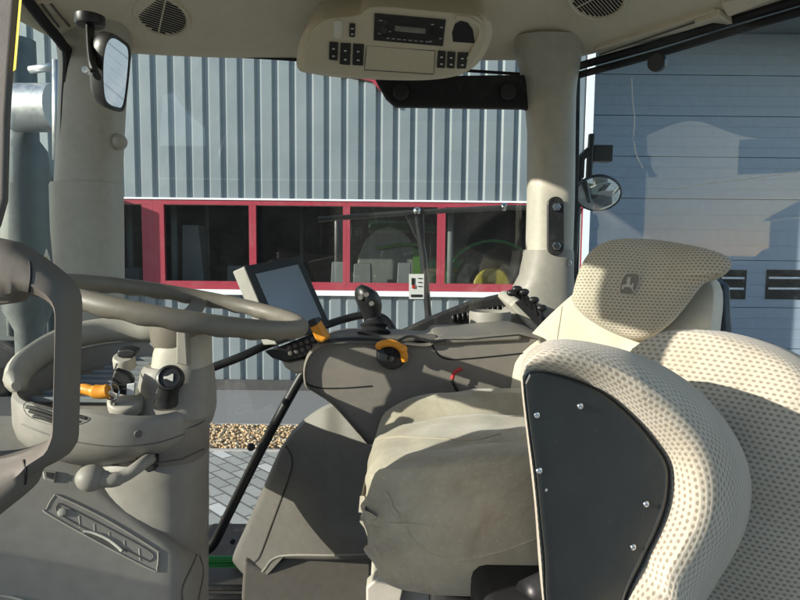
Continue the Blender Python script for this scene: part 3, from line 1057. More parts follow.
obj('shade_pipe', M().loft([[ip + V((r*math.cos(t), r*math.sin(t), z)) for t in [2*PI*i/24 for i in range(24)]] for r, z in ((.15, 1.3), (.17, 1.35), (.17, 3.3), (.13, 3.4))]), STEEL, ex)
obj('bracket', M().tube([P(30, 70, 2.2), P(58, 66, 2.2)], .014), STEEL, ex)
obj('post', M().tube([P(56, 160, 2.1), P(56, 60, 2.1)], .012), STEEL, ex)

# ================================================================= OVERHEAD CONSOLE
def OC(x, y, off=0.0):                               # point on the tilted face of the console
    return P(x, y, 1.40 + (y - 5)/75*.17 - off)
oc = thing('overhead_console', 'beige overhead console with radio and dark switches under the roof lining', 'console', P(395, 40, 1.5))
o2 = [(303, 60), (306, 42), (314, 27), (328, 18), (348, 16), (360, 13.5), (366, 9), (373, 6), (400, 7), (440, 11), (472, 14.5), (482, 19), (486, 29), (484, 42), (476, 58), (464, 69), (448, 75), (420, 78), (380, 77.5), (340, 75), (318, 72), (306, 69)]
o2s = cr2(o2, 4)
cx_, cy_ = 395, 45
def ring_oc(k, off):
    return [OC(cx_ + (x - cx_)*k, cy_ + (y - cy_)*k, off) for x, y in o2s]
tv = V((0, .16, .11))
rgs = [[p + tv for p in ring_oc(1.0, 0)], [p + tv*.4 for p in ring_oc(1.02, 0)], ring_oc(1.0, 0), ring_oc(.985, .006), ring_oc(.96, .009), ring_oc(.9, .01)]
hm = M().loft(rgs, False, True)
CONS = plastic('console_plastic', (.52, .465, .345), .55, .1, 700, .05)
obj('housing', hm, CONS, oc)
lobe = M().loft([[p + tv for p in ring_oc(1.07, -.03)], ring_oc(1.07, -.035), ring_oc(1.03, -.02), ring_oc(.97, -.012)], False, True)
obj('shroud', lobe, LINER, oc)
def oc_piece(name, pts, mat, out=.004, parent=None, bevel=.0015, depth=.012, sm=False):
    pp = cr2(pts, 5) if sm else pts
    a = [OC(x, y, .010 + out) for x, y in pp]
    return obj(name, M().slab(a, V((0, depth*.85, depth*.5))), mat, parent or oc, bevel=bevel)
LEGEND = plastic('legend_pale', (.4, .4, .38), .5, 0)
radio = oc_piece('radio', [(374.5, 13.5), (446, 20), (443, 46.5), (373.5, 40.5)], BLACK, .005)
LCD = plastic('lcd_grey', (.16, .17, .14), .25, 0)
oc_piece('display', [(395, 25.5), (426, 28.5), (425.5, 34), (394.5, 31)], LCD, .0065, radio, 0, .003)
for (x, y, r) in ((384, 29, .010), (385.5, 21, .006), (436, 33, .013), (384, 37, .005)):
    obj('dial', M().disc(OC(x, y, .0145), V((0, -.85, -.5)), r, .006), BLACKM, radio)
kb_ = M()
for k in range(8):
    x = 386 + k*5.6
    y = 37.6 + k*.5
    a = [OC(x, y, .0165), OC(x+3.6, y+.3, .0165), OC(x+3.6, y+1.5, .0165), OC(x, y+1.2, .0165)]
    kb_.slab(a, (0, .003, .002))
obj('button_row', kb_, plastic('legend_grey', (.25, .25, .24), .5, 0), radio, smooth=False)
for (x, y, w) in ((379, 20, 4), (431, 24, 3), (440, 27, 3), (439, 38, 3), (378, 33, 2.4), (389, 31, 2), (429, 41, 3)):
    a = [OC(x, y, .0165), OC(x+w, y+.2, .0165), OC(x+w, y+1.1, .0165), OC(x, y+.9, .0165)]
    obj('legend', M().slab(a, (0, .003, .002)), LEGEND, radio, smooth=False)
oc_piece('recess', [(453, 42), (452, 33), (455, 24), (461, 21), (468, 23), (473, 30), (475, 43.5)], BLACKM, .003, None, .001, .012)
hoop = M().tube(catmull([OC(x, y, .012) for x, y in ((456, 17), (470, 19.5), (480, 27), (479, 38), (472, 52), (468, 58))], 5), .006, 8)
obj('rim', hoop, CONS, oc)
lid = oc_piece('lid', [(366.5, 45), (435, 50.5), (433.5, 74), (364.5, 69.5)], CONS, .002, None, .001)
gl_ = M().tube([OC(x, y, .0105) for x, y in ((366.5, 45), (435, 50.5), (433.5, 74), (364.5, 69.5), (366.5, 45))], .0022, 6)
obj('gap', gl_, DKBROWN, lid)
oc_piece('rocker', [(333.5, 22), (336, 20.2), (341, 20.5), (342.5, 24), (342, 36), (340, 39), (335, 38.5), (333, 36)], CREAM, .004, None, .002)
SYM = plastic('switch_symbol', (.55, .53, .48), .5, 0)
def switch(pts, name='switch'):
    s = oc_piece(name, pts, BLACK, .006, None, .002)
    cxs, cys = sum(p[0] for p in pts)/4, sum(p[1] for p in pts)/4
    h = (pts[2][1] - pts[1][1])
    for f_ in (-.18, .22):
        y = cys + h*f_
        obj('symbol', M().slab([OC(cxs-1.2, y, .0175), OC(cxs+1.4, y+.1, .0175), OC(cxs+1.2, y+1.5, .0175), OC(cxs-1.2, y+1.4, .0175)], (0, .003, .002)), SYM, s, smooth=False)
    return s
switch([(349.5, 23.5), (355.3, 24), (354.8, 37.5), (349, 37)])
switch([(329.3, 42), (338.3, 42.7), (337.3, 61), (328.8, 60)])
switch([(340.5, 43), (351, 43.6), (350, 65.5), (339.5, 64.5)])
switch([(353, 43.6), (364.2, 44.5), (363, 66), (352.3, 65.3)])
switch([(438, 50.8), (446, 51.5), (445, 68.5), (437, 68)])
switch([(447.5, 51.6), (455.8, 52.3), (454.5, 68.8), (446.8, 68.3)])
switch([(458, 52.5), (468.5, 53), (466, 69), (457, 68.8)])

# ================================================================= DASHBOARD
def sst(a, b_, x):
    t = min(1, max(0, (x - a)/(b_ - a)))
    return t*t*(3 - 2*t)
da = thing('dashboard', 'warm grey dashboard with round instrument bowl and sloping lower panel', 'dashboard', (-.45, 1.0, ZF))
cols = list(range(-90, 176, 7)) + list(range(176, 210, 3)) + [209]
rows = list(range(416, 701, 7))
rgs = []
for y in rows:
    r_ = []
    for x in cols:
        xx = x + max(0, (470 - y))*.02 - max(0, y-470)*.004*max(0, (x-150)/60)
        d = .93 - .16*((y - 440)/180) + .10*(x/210)
        if y < 445:
            d += ((445 - y)/30)**2*.05
        if x > 165:
            d += ((x - 165)/44)**3*.09
        d += .085*sst(85, 125, x)*(1 - sst(-14, 10, y - (474 + (x - 95)*.78)))
        r_.append(P(xx, y, d))
    e = r_[-1]
    r_ += [e + V((-.022, .05, 0)), e + V((-.078, .2, 0)), e + V((-.15, .4, 0))]
    rgs.append(r_)
lp_ = M().loft(rgs, closed=False)
lpo = obj('lower_panel', lp_, BEIGE, da, angle=70)
BV_LP = lp_.bvh()
# recessed tray with raised rim
rim = [(54, 497), (60, 497), (105, 519), (154, 549), (158, 554), (157, 568), (152, 570), (105, 546), (48, 514), (47, 509)]
rm_ = drape(BV_LP, rim, .0015, .001, 8, 5, True)
tro = obj('label_tray', patch(BV_LP, rim, .0015, .002), BEIGE, lpo)
obj('rim', rm_, BEIGE, tro)
inn = drape(BV_LP, [(58, 505), (64, 506), (105, 527), (150, 552), (150, 561), (143, 559), (104, 539), (60, 515)], .0009, .0018, 8, 4, True)
obj('seam', inn, DKBROWN, tro)
sq = M()
for k in range(5):
    a = (79 + k*15, 516 + k*8.2)
    d = drape(BV_LP, [(a[0], a[1]), (a[0] + 1, a[1] + 12)], .0006, .0016)
    sq.add(d.v, d.f)
obj('divider', sq, BEIGE_L, tro)
hcut = drape(BV_LP, [(83, 532), (92, 533), (108, 540), (122, 551)], .0022, .002)
obj('finger_edge', hcut, CREAM, tro)
hc2 = patch(BV_LP, [(84, 533), (92, 534.5), (107, 541), (120, 550.5), (104, 544)], .0024, .001)
obj('finger_slot', hc2, DKBROWN, tro)
h_ = hit(BV_LP, 62, 513, .002)
obj('screw', M().disc(h_[0], h_[1], .006, .003), BEIGE_L, tro)
s1 = drape(BV_LP, [(198, 552), (190, 570), (182, 590), (184, 612)], .0016, .0003)
s2 = drape(BV_LP, [(198, 552), (203, 572), (198, 600), (195, 620)], .0016, .0003)
s1.add(s2.v, s2.f)
obj('seam', s1, DKBROWN, lpo)
s3 = drape(BV_LP, [(-8, 596), (10, 597), (30, 604), (44, 616)], .0018, .0004)
obj('seam', s3, BEIGE_L, lpo)
sq2 = patch(BV_LP, [(42, 470), (57, 472), (55, 483), (44, 480)], .004, .002, smooth=False)
obj('socket', sq2, BEIGE, lpo, bevel=.002)
obj('socket_hole', patch(BV_LP, [(46, 473), (54, 474), (52, 480), (47, 478)], .0055, .001, smooth=False), BLACKM, lpo)

# instrument bowl
def bowl_ring(k, z0, tilt, kx=1.0, n=56, c=(-.485, 1.03), a=.156, b=.150):
    out = []
    for i in range(n):
        t = 2*PI*i/n
        ct, st = math.cos(t), math.sin(t)
        x = c[0] + a*k*kx*math.copysign(abs(ct)**.85, ct)
        y = c[1] + b*k*math.copysign(abs(st)**.85, st)
        z = z0 + tilt*(y - (c[1] - b)) - .10*max(0, (x - c[0])/a - .1)*tilt*2
        out.append(V((x, y, z)))
    return out
bz = 2.152
bw = M().loft([bowl_ring(.62, 2.05, .0), bowl_ring(.86, 2.072, .05), bowl_ring(.97, 2.092, .1), bowl_ring(1.0, 2.11, .14), bowl_ring(1.0, bz - .008, .2), bowl_ring(.985, bz, .21), bowl_ring(.95, bz + .003, .21),
               bowl_ring(.91, bz - .002, .21), bowl_ring(.88, bz - .018, .2), bowl_ring(.84, bz - .03, .2), bowl_ring(.3, bz - .03, .2)])
bwo = obj('instrument_bowl', bw, BEIGE, da)
BV_BW = bw.bvh()
rim2 = M()
path = [p + V((0, 0, .012 + .018*max(0, math.cos(2*PI*i/56 - 2.4)))) for i, p in enumerate(bowl_ring(.955, bz, .21)) if 13 <= i <= 34]
rim2.tube(path, [.006] + [.016]*(len(path)-2) + [.006], 12, 1.5)
obj('bowl_rim', rim2, BEIGE_L, bwo)
# ribbed instrument face
ribs = M()
for k in range(9):
    y = .955 + k*.021
    z = bz - .02 + .21*(y - .88)
    ribs.box((-.60 + .01*k, y, z), (-.44, y + .013, z + .009))
obj('instrument_face', ribs, plastic('face_grey', (.20, .22, .23), .4, 0), bwo, bevel=.002)
# vent on the front ledge
def rimdark(pix, r):
    return drape(BV_BW, pix, r, .0)
vm = patch(BV_BW, [(24, 405), (30, 402), (52, 408), (76, 414), (90, 418), (80, 424), (58, 426), (36, 420), (26, 413)], .001, .001)
vno = obj('air_vent', vm, BEIGE, bwo)
vsl = M()
for a in ([(27, 407), (44, 411), (60, 416), (78, 421)], [(30, 411), (44, 415), (58, 419.5), (70, 424)], [(34, 416), (46, 419), (58, 423.5)], [(34, 404.5), (52, 409), (70, 414), (86, 418)]):
    d = drape(BV_BW, a, .0028, .0005)
    vsl.add(d.v, d.f)
obj('slot', vsl, BLACKM, vno)
sd = drape(BV_BW, [(22, 424), (60, 438), (110, 446), (160, 442), (206, 425)], .0012, .0)
obj('seam', sd, DKBROWN, bwo)
for (x, y) in ((138, 434), (196, 428)):
    h_ = hit(BV_BW, x, y, -.004)
    if h_[0]:
        obj('screw_recess', M().disc(h_[0], h_[1], .006, .006), DKBROWN, bwo)
# ignition switch and key
igp = P(127, 400, .955)
ig = M()
ig.disc(igp + V((0, 0, -.01)), (.1, -.5, .8), .028, .02)
obj('ignition_switch', ig, BEIGE_L, bwo)
key = thing('ignition_key', 'ignition key with black fob and chrome ring hanging beside the orange lever', 'key', P(120, 395, .93))
obj('key_head', M().slab([P(x, y, .93) for x, y in ((114, 370), (128, 375), (133, 381), (130, 397), (113, 394), (109, 384))], (0, .012, .004)), BLACK, key, bevel=.004)
obj('tag_plate', M().slab([P(x, y, .924) for x, y in ((127, 384), (135, 383), (134, 395), (126, 396))], (0, .004, 0)), STEEL, key, bevel=.001)
rgk = M().tube([P(112, 392, .92) + V((.011*math.cos(t), .004*math.sin(t), .011*math.sin(t))) for t in [2*PI*k/16 for k in range(17)]], .0016, 6)
rgk.tube([P(112, 382, .925), P(114, 372, .94), P(117, 364, .96)], .0016, 6)
obj('key_ring', rgk, CHROME, key)
fob = M().slab([P(x, y, .985) for x, y in ((117, 350), (128, 349), (136, 351), (135, 357), (122, 359), (116, 357))], (0, .02, .004))
obj('switch_cap', fob, BLACK, bwo, bevel=.004)
obj('switch_base', M().disc(P(125, 366, 1.0), (.1, -.4, .9), .018, .02), BEIGE_L, bwo)
# orange lever
orl = thing('orange_lever', 'short orange lever with chrome stalk beside the ignition key', 'lever', P(100, 395, .92))
pth = catmull([P(78, 391, .915), P(84, 389, .913), P(93, 391, .91), P(102, 392, .91), P(109, 391, .91)], 5)
obj('grip', M().tube(pth, [.004] + [.0085]*(len(pth)//2) + [.011]*(len(pth) - len(pth)//2 - 2) + [.006], 12), ORANGE, orl)
obj('stalk', M().tube([P(108, 391, .91), P(113, 396, .915), P(113, 404, .93)], .004), CHROME, orl)

# ball-ended shift lever
bl_ = thing('ball_lever', 'grey lever with a round ball end under the instrument bowl', 'lever', P(150, 462, .93))
obj('lever', M().tube(catmull([P(96, 478, .86), P(112, 480, .86), P(126, 475, .87), P(138, 467, .88), P(146, 461, .90), P(152, 458, .93)], 5), [.013]*4 + [.011]*4 + [.0095]*30, 12), BEIGE, bl_)
bl_.children[0].data.name = 'lever'
obj('ball', M().ball(P(91, 478, .858), .0205, 14, (1.05, 1, .95)), BEIGE, bl_)
obj('pivot_slot', M().slab([P(x, y, .915) for x, y in ((134, 456), (152, 455.5), (155, 457), (154, 471), (148, 473), (144, 470), (136, 463))], (0, .03, 0)), BLACK, bl_, bevel=.002)
obj('pin', M().disc(P(140, 463, .885), (0, -1, 0), .003, .004), CHROME, bl_)

# ================================================================= STEERING COLUMN AND WHEEL
sc_ = thing('steering_column', 'grey steering column with a black horn knob standing in front of the window', 'steering column', (-.38, 1.0, ZF))
def colm(secs, d=1.0, dr=.9, pw=2.6, n=36):
    rg = []
    for (y, x, hw) in secs:
        c = P(x, y, d)
        w = hw/FPX*d
        rg.append([V((c.x + w*math.copysign(abs(math.cos(t))**(2/pw), math.cos(t)), d + w*dr*math.copysign(abs(math.sin(t))**(2/pw), math.sin(t)), c.z)) for t in [2*PI*k/n for k in range(n)]])
    return M().loft(rg)
obj('boot', colm([(556, 158, 44), (542, 157, 46), (536, 157, 47.5), (522, 158, 49), (500, 157, 50), (488, 157, 49.5), (468, 156, 50.5), (456, 156, 50.5), (452, 156, 48)], 1.0), BEIGE, sc_)
obj('boot_seam', M().tube([P(x, y, .995 - .075*math.sqrt(max(0, 1 - ((x-156)/52)**2))) for x, y in ((107, 458), (130, 462), (156, 463), (182, 459), (204, 449))], .0016, 6), DKBROWN, sc_)
obj('collar', colm([(457, 158, 46), (450, 160, 47), (432, 160, 47), (420, 160, 46)], 1.0), BROWN, sc_)
obj('ear', M().slab([P(x, y, .935) for x, y in ((134, 517), (158, 516), (163, 520), (162, 530), (152, 532))], (0, .02, .01)), BEIGE, sc_, bevel=.003)
obj('hole', M().disc(P(154.5, 527.5, .936), (0, -1, 0), .0045, .004), BLACKM, sc_)
obj('neck', colm([(412, 176, 38), (404, 176, 37.5), (386, 177, 36), (376, 178, 35), (368, 178, 34), (364, 179, 31)], 1.0), BEIGE, sc_)
obj('head', colm([(366, 182, 28), (352, 183, 27), (338, 185, 25), (328, 186, 22), (322, 186, 20)], 1.0, 1.0), BEIGE_L, sc_)
obj('clip', M().slab([P(x, y, .945) for x, y in ((176, 331), (186, 330), (188, 366), (176, 364))], (0, .02, 0)), BEIGE, sc_, bevel=.003)
hk = M()
hk.tube([P(166, 403, .94), P(168, 392, .935), P(171, 380, .92)], [.018, .016, .015], 14)
hko = obj('horn_stalk', hk, BLACK, sc_)
obj('knob', M().disc(P(171, 379, .925), V((.15, -.9, .35)), .021, .016, 24, [(1, 0), (1, .6), (.9, .9), (.75, 1), (.7, .85)]), BLACK, hko)
hn = V((.15, -.9, .35)).normalized()
hc = P(171, 379, .925) + hn*.0150
hx = hn.cross(V((0, 0, 1))).normalized()*-1
hy = hx.cross(hn)*1
sym = M().slab([hc + hx*a + hy*b_ for a, b_ in ((-.008, -.002), (-.008, .002), (-.003, .002), (.005, .006), (.006, .005), (.006, -.005), (.005, -.006), (-.003, -.002))], hn*-.003)
obj('horn_symbol', sym, SYM, hko, smooth=False)

swh = thing('steering_wheel', 'large brown grey steering wheel seen almost edge on', 'steering wheel', P(186, 308, 1.0))
W_C = P(184, 305.5, 1.0)
W_N = V((.19, .05, 1)).normalized()
wx = V((1, 0, -.19)).normalized()
wy = W_N.cross(wx).normalized()
RW = .196
def wp_(t, r=RW, up=0):
    return W_C + wx*(r*math.cos(t)) + wy*(r*math.sin(t)) + W_N*up
rg = []
NW = 120
for k in range(NW + 1):
    t = 2*PI*k/NW
    c = wp_(t)
    er = (wx*math.cos(t) + wy*math.sin(t))
    ring = []
    for q in range(14):
        a = 2*PI*q/14
        sa = math.sin(a)
        rr_ = .0145
        f_ = 1 + (.10*math.sin(k*2*PI/5) if sa < -.4 else 0)      # finger grips on the underside
        ring.append(c + er*(rr_*.95*math.cos(a)) + W_N*(rr_*1.05*sa*f_))
    rg.append(ring)
obj('rim', M().loft(rg, False, False), RUBBER, swh)
hubc = W_C + W_N*-.035
hub = M().loft([[hubc + (wx*math.cos(t) + wy*math.sin(t))*r + W_N*z for t in [2*PI*k/28 for k in range(28)]] for r, z in ((.03, -.05), (.042, -.03), (.05, 0), (.05, .012), (.044, .02), (.02, .022))])
obj('hub', hub, RUBBER, swh)
for t in (math.radians(100), math.radians(205), math.radians(335)):
    a, m1, c2 = wp_(t, .04, -.028), wp_(t, .12, -.022), wp_(t, RW - .004, -.002)
    side = W_N.cross((c2 - a).normalized()).normalized()
    rings = []
    for p, w, h in ((a, .020, .007), (m1, .015, .006), (wp_(t, .17, -.012), .014, .006), (c2, .018, .007)):
        rings.append([p + side*w + W_N*h, p + side*w - W_N*h, p - side*w - W_N*h, p - side*w + W_N*h])
    obj('spoke', M().loft(rings), RUBBER, swh, bevel=.004)

# ================================================================= MONITOR
CASE = plastic('monitor_case', (.33, .32, .29), .45)
mo = thing('monitor', 'cream cased touch screen monitor with black bezel tilted on a bent black tube', 'monitor', P(290, 345, 1.32))
d0, d1 = 1.24, 1.315
TL, TR, BR, BL = P(244, 266, d0), P(300, 256.5, d1), P(330.5, 326, d1), P(277, 345, d0)
nf = (TR - TL).cross(BL - TL).normalized()
if nf.y > 0:
    nf = -nf
bk_ = -nf
thk = .05
def shr(q, k):
    c = sum(q, V())/4
    return [c + (p - c)*k for p in q]
q = [TL, TR, BR, BL]
obj('case', M().hexa([p + bk_*.004 for p in q], [p + bk_*thk + V((-.012, 0, 0)) for p in shr(q, .97)]), CASE, mo, bevel=.004)
obj('bezel', M().hexa([p + nf*.002 for p in q], [p + bk_*.0035 for p in q]), BLACK, mo, bevel=.002)
def bil(u, v, off):
    a = TL.lerp(TR, u)
    b_ = BL.lerp(BR, u)
    return a.lerp(b_, v) + nf*off
SCREEN, nt, b = new_mat('screen_glass')
b.inputs['Base Color'].default_value = (.19, .225, .26, 1)
nt.links.new(ramp(nt, noise_tex(nt, 14, 3), [(.3, (.10,)*3), (.7, (.22,)*3)]), b.inputs['Roughness'])
b.inputs['Specular IOR Level'].default_value = .9
obj('screen', M().hexa([bil(.12, .12, .0032), bil(.89, .10, .0032), bil(.90, .86, .0032), bil(.13, .88, .0032)], [bil(.12, .12, -.002), bil(.89, .10, -.002), bil(.90, .86, -.002), bil(.13, .88, -.002)]), SCREEN, mo, smooth=False)
kp = M().slab([P(x, y, 1.285) for x, y in ((264, 351), (283, 345), (318, 331), (327, 338), (318, 350), (300, 358), (285, 362), (272, 358))], (0, .05, -.01))
kpo = obj('keypad', kp, BLACK, mo, bevel=.004)
for k in range(5):
    for r_ in range(2):
        c = P(289 + k*6.0 + r_*1.5, 347.5 - k*2.0 + r_*6, 1.283)
        obj('button', M().disc(c, (.1, -.9, .3), .0052, .004, 12), DKBROWN, kpo)
obj('lower_case', M().slab([P(x, y, 1.30) for x, y in ((276, 353), (288, 362), (302, 359), (312, 362), (305, 372), (296, 375), (285, 368))], (0, .05, 0)), CASE, mo, bevel=.008)
# bent tube that carries the monitor
obj('support_tube', M().tube(catmull([P(206, 370, 1.28), P(240, 357, 1.30), P(272, 343, 1.34), P(320, 327, 1.40), P(345, 319, 1.44), P(365, 315, 1.45), P(383, 318, 1.46), P(393, 330, 1.46), P(399, 345, 1.46)], 6), .0095, 12), BLACK, mo)

# ================================================================= ARMREST CONSOLE
ac = thing('armrest_console', 'brown grey armrest console with joystick and orange controls right of the seat', 'console', P(420, 440, 1.3))
D_A = 1.20
side = [(301.5, 378), (302, 366), (307, 354), (317, 346), (335, 342), (365, 342), (400, 343), (425, 345), (434, 343), (440, 338), (470, 337.5), (545, 338), (545, 410), (500, 406), (470, 405), (440, 407), (418, 414), (398, 427), (372, 447), (360, 438), (345, 421), (330, 405), (312, 393), (304, 388)]
sd = [P(x, y, D_A) for x, y in cr2(side, 3)]
cc = sum(sd, V())/len(sd)
def ac_ring(k, dy):
    return [cc + (p - cc)*k + V((0, dy, 0)) for p in sd]
am = M().loft([ac_ring(.96, .016), ac_ring(.965, .0), ac_ring(.985, .006), ac_ring(1.0, .026), ac_ring(1.0, .20), ac_ring(.97, .23)], True, True)
aco = obj('body', am, BROWN, ac)
BV_AC = am.bvh()
obj('seam', drape(BV_AC, [(432, 344), (437, 353), (447, 359), (470, 358.5), (535, 352)], .0016, .0004), BLACKM, ac)
obj('seam', drape(BV_AC, [(304, 383), (320, 388), (345, 388), (372, 386)], .0016, .0004), BLACKM, ac)
top = M().slab([P(318, 344.5, D_A + .02), P(437, 341, D_A + .02), P(437, 339, D_A + .12), P(330, 341, D_A + .12)], (0, 0, .012))
obj('top_panel', top, DKBROWN, ac, bevel=.004)
tpad = M().slab([P(436, 345, D_A + .004), P(521, 340.5, D_A + .004), P(524, 335, D_A + .11), P(446, 335, D_A + .11)], (0, 0, .014))
obj('pad', tpad, BROWN, ac, bevel=.006)
obj('cable', M().tube(catmull([P(322, 342, D_A), P(350, 338.5, D_A), P(378, 340, D_A), P(392, 343, D_A), P(410, 336, D_A+.01), P(428, 341, D_A), P(446, 340.5, D_A)], 5), .0028, 8), BLACK, ac)
# quadrant with orange lever
qd = M().disc(P(391, 354, D_A + .012), V((.15, -1, .15)), .031, .018, 28)
qdo = obj('quadrant', qd, BLACK, ac)
ar = [P(378, 347, D_A - .014), P(381, 344.5, D_A - .018), P(388, 343, D_A - .020), P(395, 344, D_A - .020), P(401, 348, D_A - .018), P(404, 354, D_A - .016), P(404.5, 361, D_A - .012)]
obj('orange_lever', M().tube(catmull(ar, 4), [.007] + [.0075]*22 + [.006]*3, 10), ORANGE, qdo)
obj('knob', M().ball(P(403, 349, D_A - .02), .009, 10), ORANGE, qdo)
for (x, y) in ((388, 350), (390, 358), (397, 354)):
    obj('dial', M().disc(P(x, y, D_A - .006), V((.15, -1, .15)), .0085, .004, 14, [(1, 0), (1, .6), (.9, 1), (.5, .6)]), BLACKM, qdo)
# hand throttle
ht = M().slab([P(x, y, D_A - .01) for x, y in ((308, 324), (316, 320), (327, 338), (322, 343), (316, 342))], (.006, .024, 0))
hto = obj('throttle_lever', ht, ORANGE, ac, bevel=.004)
obj('cap', M().slab([P(x, y, D_A - .0125) for x, y in ((307, 321), (315, 317.5), (318, 324), (310, 328))], (.006, .029, 0)), BLACK, hto, bevel=.003)
# joystick
D_J = 1.33
jb = M().loft([[P(374 + r*math.cos(t), y + r*.25*math.sin(t), D_J) + V((0, r/FPX*D_J*math.sin(t), 0)) for t in [2*PI*k/20 for k in range(20)]] for y, r in ((345, 21), (339, 19), (335, 15), (332, 17), (328, 12), (325, 14), (321, 9.5), (317, 9))])
obj('joystick_boot', jb, BLACKM, ac)
jg = M().loft([[P(x + rx*math.cos(t), y, D_J) + V((0, rx*1.2/FPX*D_J*math.sin(t), -.01*math.sin(t))) for t in [2*PI*k/20 for k in range(20)]]
              for x, y, rx in ((372, 321, 8), (371.5, 314, 9.5), (370, 306, 12), (368, 299, 13), (366, 293, 11.5), (363.5, 289.5, 8), (362, 288.5, 3))])
jgo = obj('joystick', jg, BLACK, ac)
for (x, y) in ((361, 298), (367, 295), (372, 304)):
    obj('button', M().disc(P(x, y, D_J - .028), (-.1, -1, .3), .006, .006, 12), DKBROWN, jgo)
# red tipped strap lever
rv = M().tube(catmull([P(452, 379, D_A - .006), P(455, 372, D_A - .006), P(462, 368.5, D_A - .006)], 4), .004, 8)
rvo = obj('release_lever', M().tube([P(452, 380, D_A - .004), P(458, 392, D_A - .004), P(466, 402, D_A - .002), P(472, 406, D_A)], .0035, 8), BLACK, ac)
obj('red_tip', rv, REDP, rvo)

# ================================================================= REAR SIDE CONSOLE (cup holders and levers)
rc = thing('rear_side_console', 'grey moulded side console with cup holder and black levers below the rear pillar', 'console', P(520, 345, 1.55))
cu = []
for y, r in ((362, .042), (326, .044), (314, .045), (311, .043), (313, .039), (345, .036)):
    c = P(490, y, 1.46)
    cu.append([c + V((r*1.15*math.cos(t), r*math.sin(t), 0)) for t in [2*PI*k/30 for k in range(30)]])
obj('cup_holder', M().loft(cu, True, False), BEIGE, rc)
b1 = M().slab([P(x, y, 1.50) for x, y in ((489, 350), (493, 328), (497, 322), (507, 319), (514, 310), (520, 312), (536, 330), (545, 350))], (0, .14, 0))
obj('side_panel', b1, BEIGE, rc, bevel=.010)
b2 = M().slab([P(x, y, 1.47) for x, y in ((509, 305), (516, 299), (524, 301), (552, 332), (560, 350), (543, 350), (534, 334), (520, 318))], (0, .2, .01))
obj('slope_panel', b2, BEIGE_L, rc, bevel=.009)
obj('socket', M().disc(P(520, 331, 1.498), (0, -1, 0), .014, .008, 20, [(1, 0), (1, .7), (.8, 1), (.6, .9), (.55, .2)]), BLACK, rc)
lv = M()
random.seed(3)
for (x, y, x2, y2) in ((524, 300, 517, 289), (530, 304, 524, 292), (536, 311, 534, 300), (541, 318, 542, 308), (520, 297, 512, 293)):
    a, c = P(x, y, 1.465), P(x2, y2, 1.455)
    lv = M().tube([a + (a-c)*.3, a, c], [.008, .006, .005], 8)
    lv.ball(c, .011, 8, (1.2, .8, .8))
    obj('lever', lv, BLACK, rc)
obj('lever_plate', M().slab([P(x, y, 1.463) for x, y in ((515, 303), (524, 298), (548, 320), (552, 331), (542, 330))], (0, .02, .0)), BLACKM, rc, bevel=.003)

# ================================================================= RIGHT HAND TRIM UNDER THE CONSOLE
tm = thing('wheel_arch_trim', 'moulded grey trim panel below the armrest console with a dark lower box', 'trim panel', P(310, 590, 1.5))
to = [(322, 407), (338, 402), (365, 402), (420, 402), (430, 470), (420, 558), (386, 558), (330, 560), (290, 559), (276, 561), (268, 574), (258, 581), (247, 577), (236, 566), (233, 556), (245, 528), (262, 490), (276, 458), (284, 443), (300, 423)]
def sstep(a, b_, x):
    t = min(1, max(0, (x - a)/(b_ - a)))
    return t*t*(3 - 2*t)
def TD(x, y):                                        # the panel bulges into the cab, with a hollow added where the console's shade falls
    u = min(1, max(0, (x - 235)/150))
    d = 1.62 - .16*math.sin(PI*.5*u)**.9 - .03*math.sin(PI*min(1, max(0, (y-400)/180)))
    return d + .014*sstep(322, 344, x)*(1 - sstep(520, 542, y))
tos = cr2(to, 5)
rgs = []
tcx, tcy = 335, 500
for k, off in [(1.0, .14), (1.0, .02), (.985, .006), (.96, 0)] + [(q/22, 0) for q in range(20, 0, -1)]:
    rgs.append([P(tcx + (x-tcx)*k, tcy + (y-tcy)*k, TD(tcx + (x-tcx)*k, tcy + (y-tcy)*k) + off) for x, y in tos])
tmm = M().loft(rgs, False, True)
tmo = obj('panel', tmm, BEIGE, tm)
BV_TM = tmm.bvh()
obj('seam', drape(BV_TM, [(286, 446), (291, 455), (292, 466), (286, 486), (272, 524), (262, 551), (257, 560), (250, 563)], .0026, .0003), DKBROWN, tm)
obj('lip', drape(BV_TM, [(246, 566), (256, 574), (264, 570), (273, 559), (290, 555), (340, 555), (384, 553)], .003, .001), BEIGE_L, tm)
lbx = M().slab([P(x, y, 1.56) for x, y in ((243, 560), (262, 570), (300, 552), (372, 552), (372, 640), (238, 640))], (0, .12, 0))
obj('lower_box', lbx, BROWN, tm, bevel=.012)

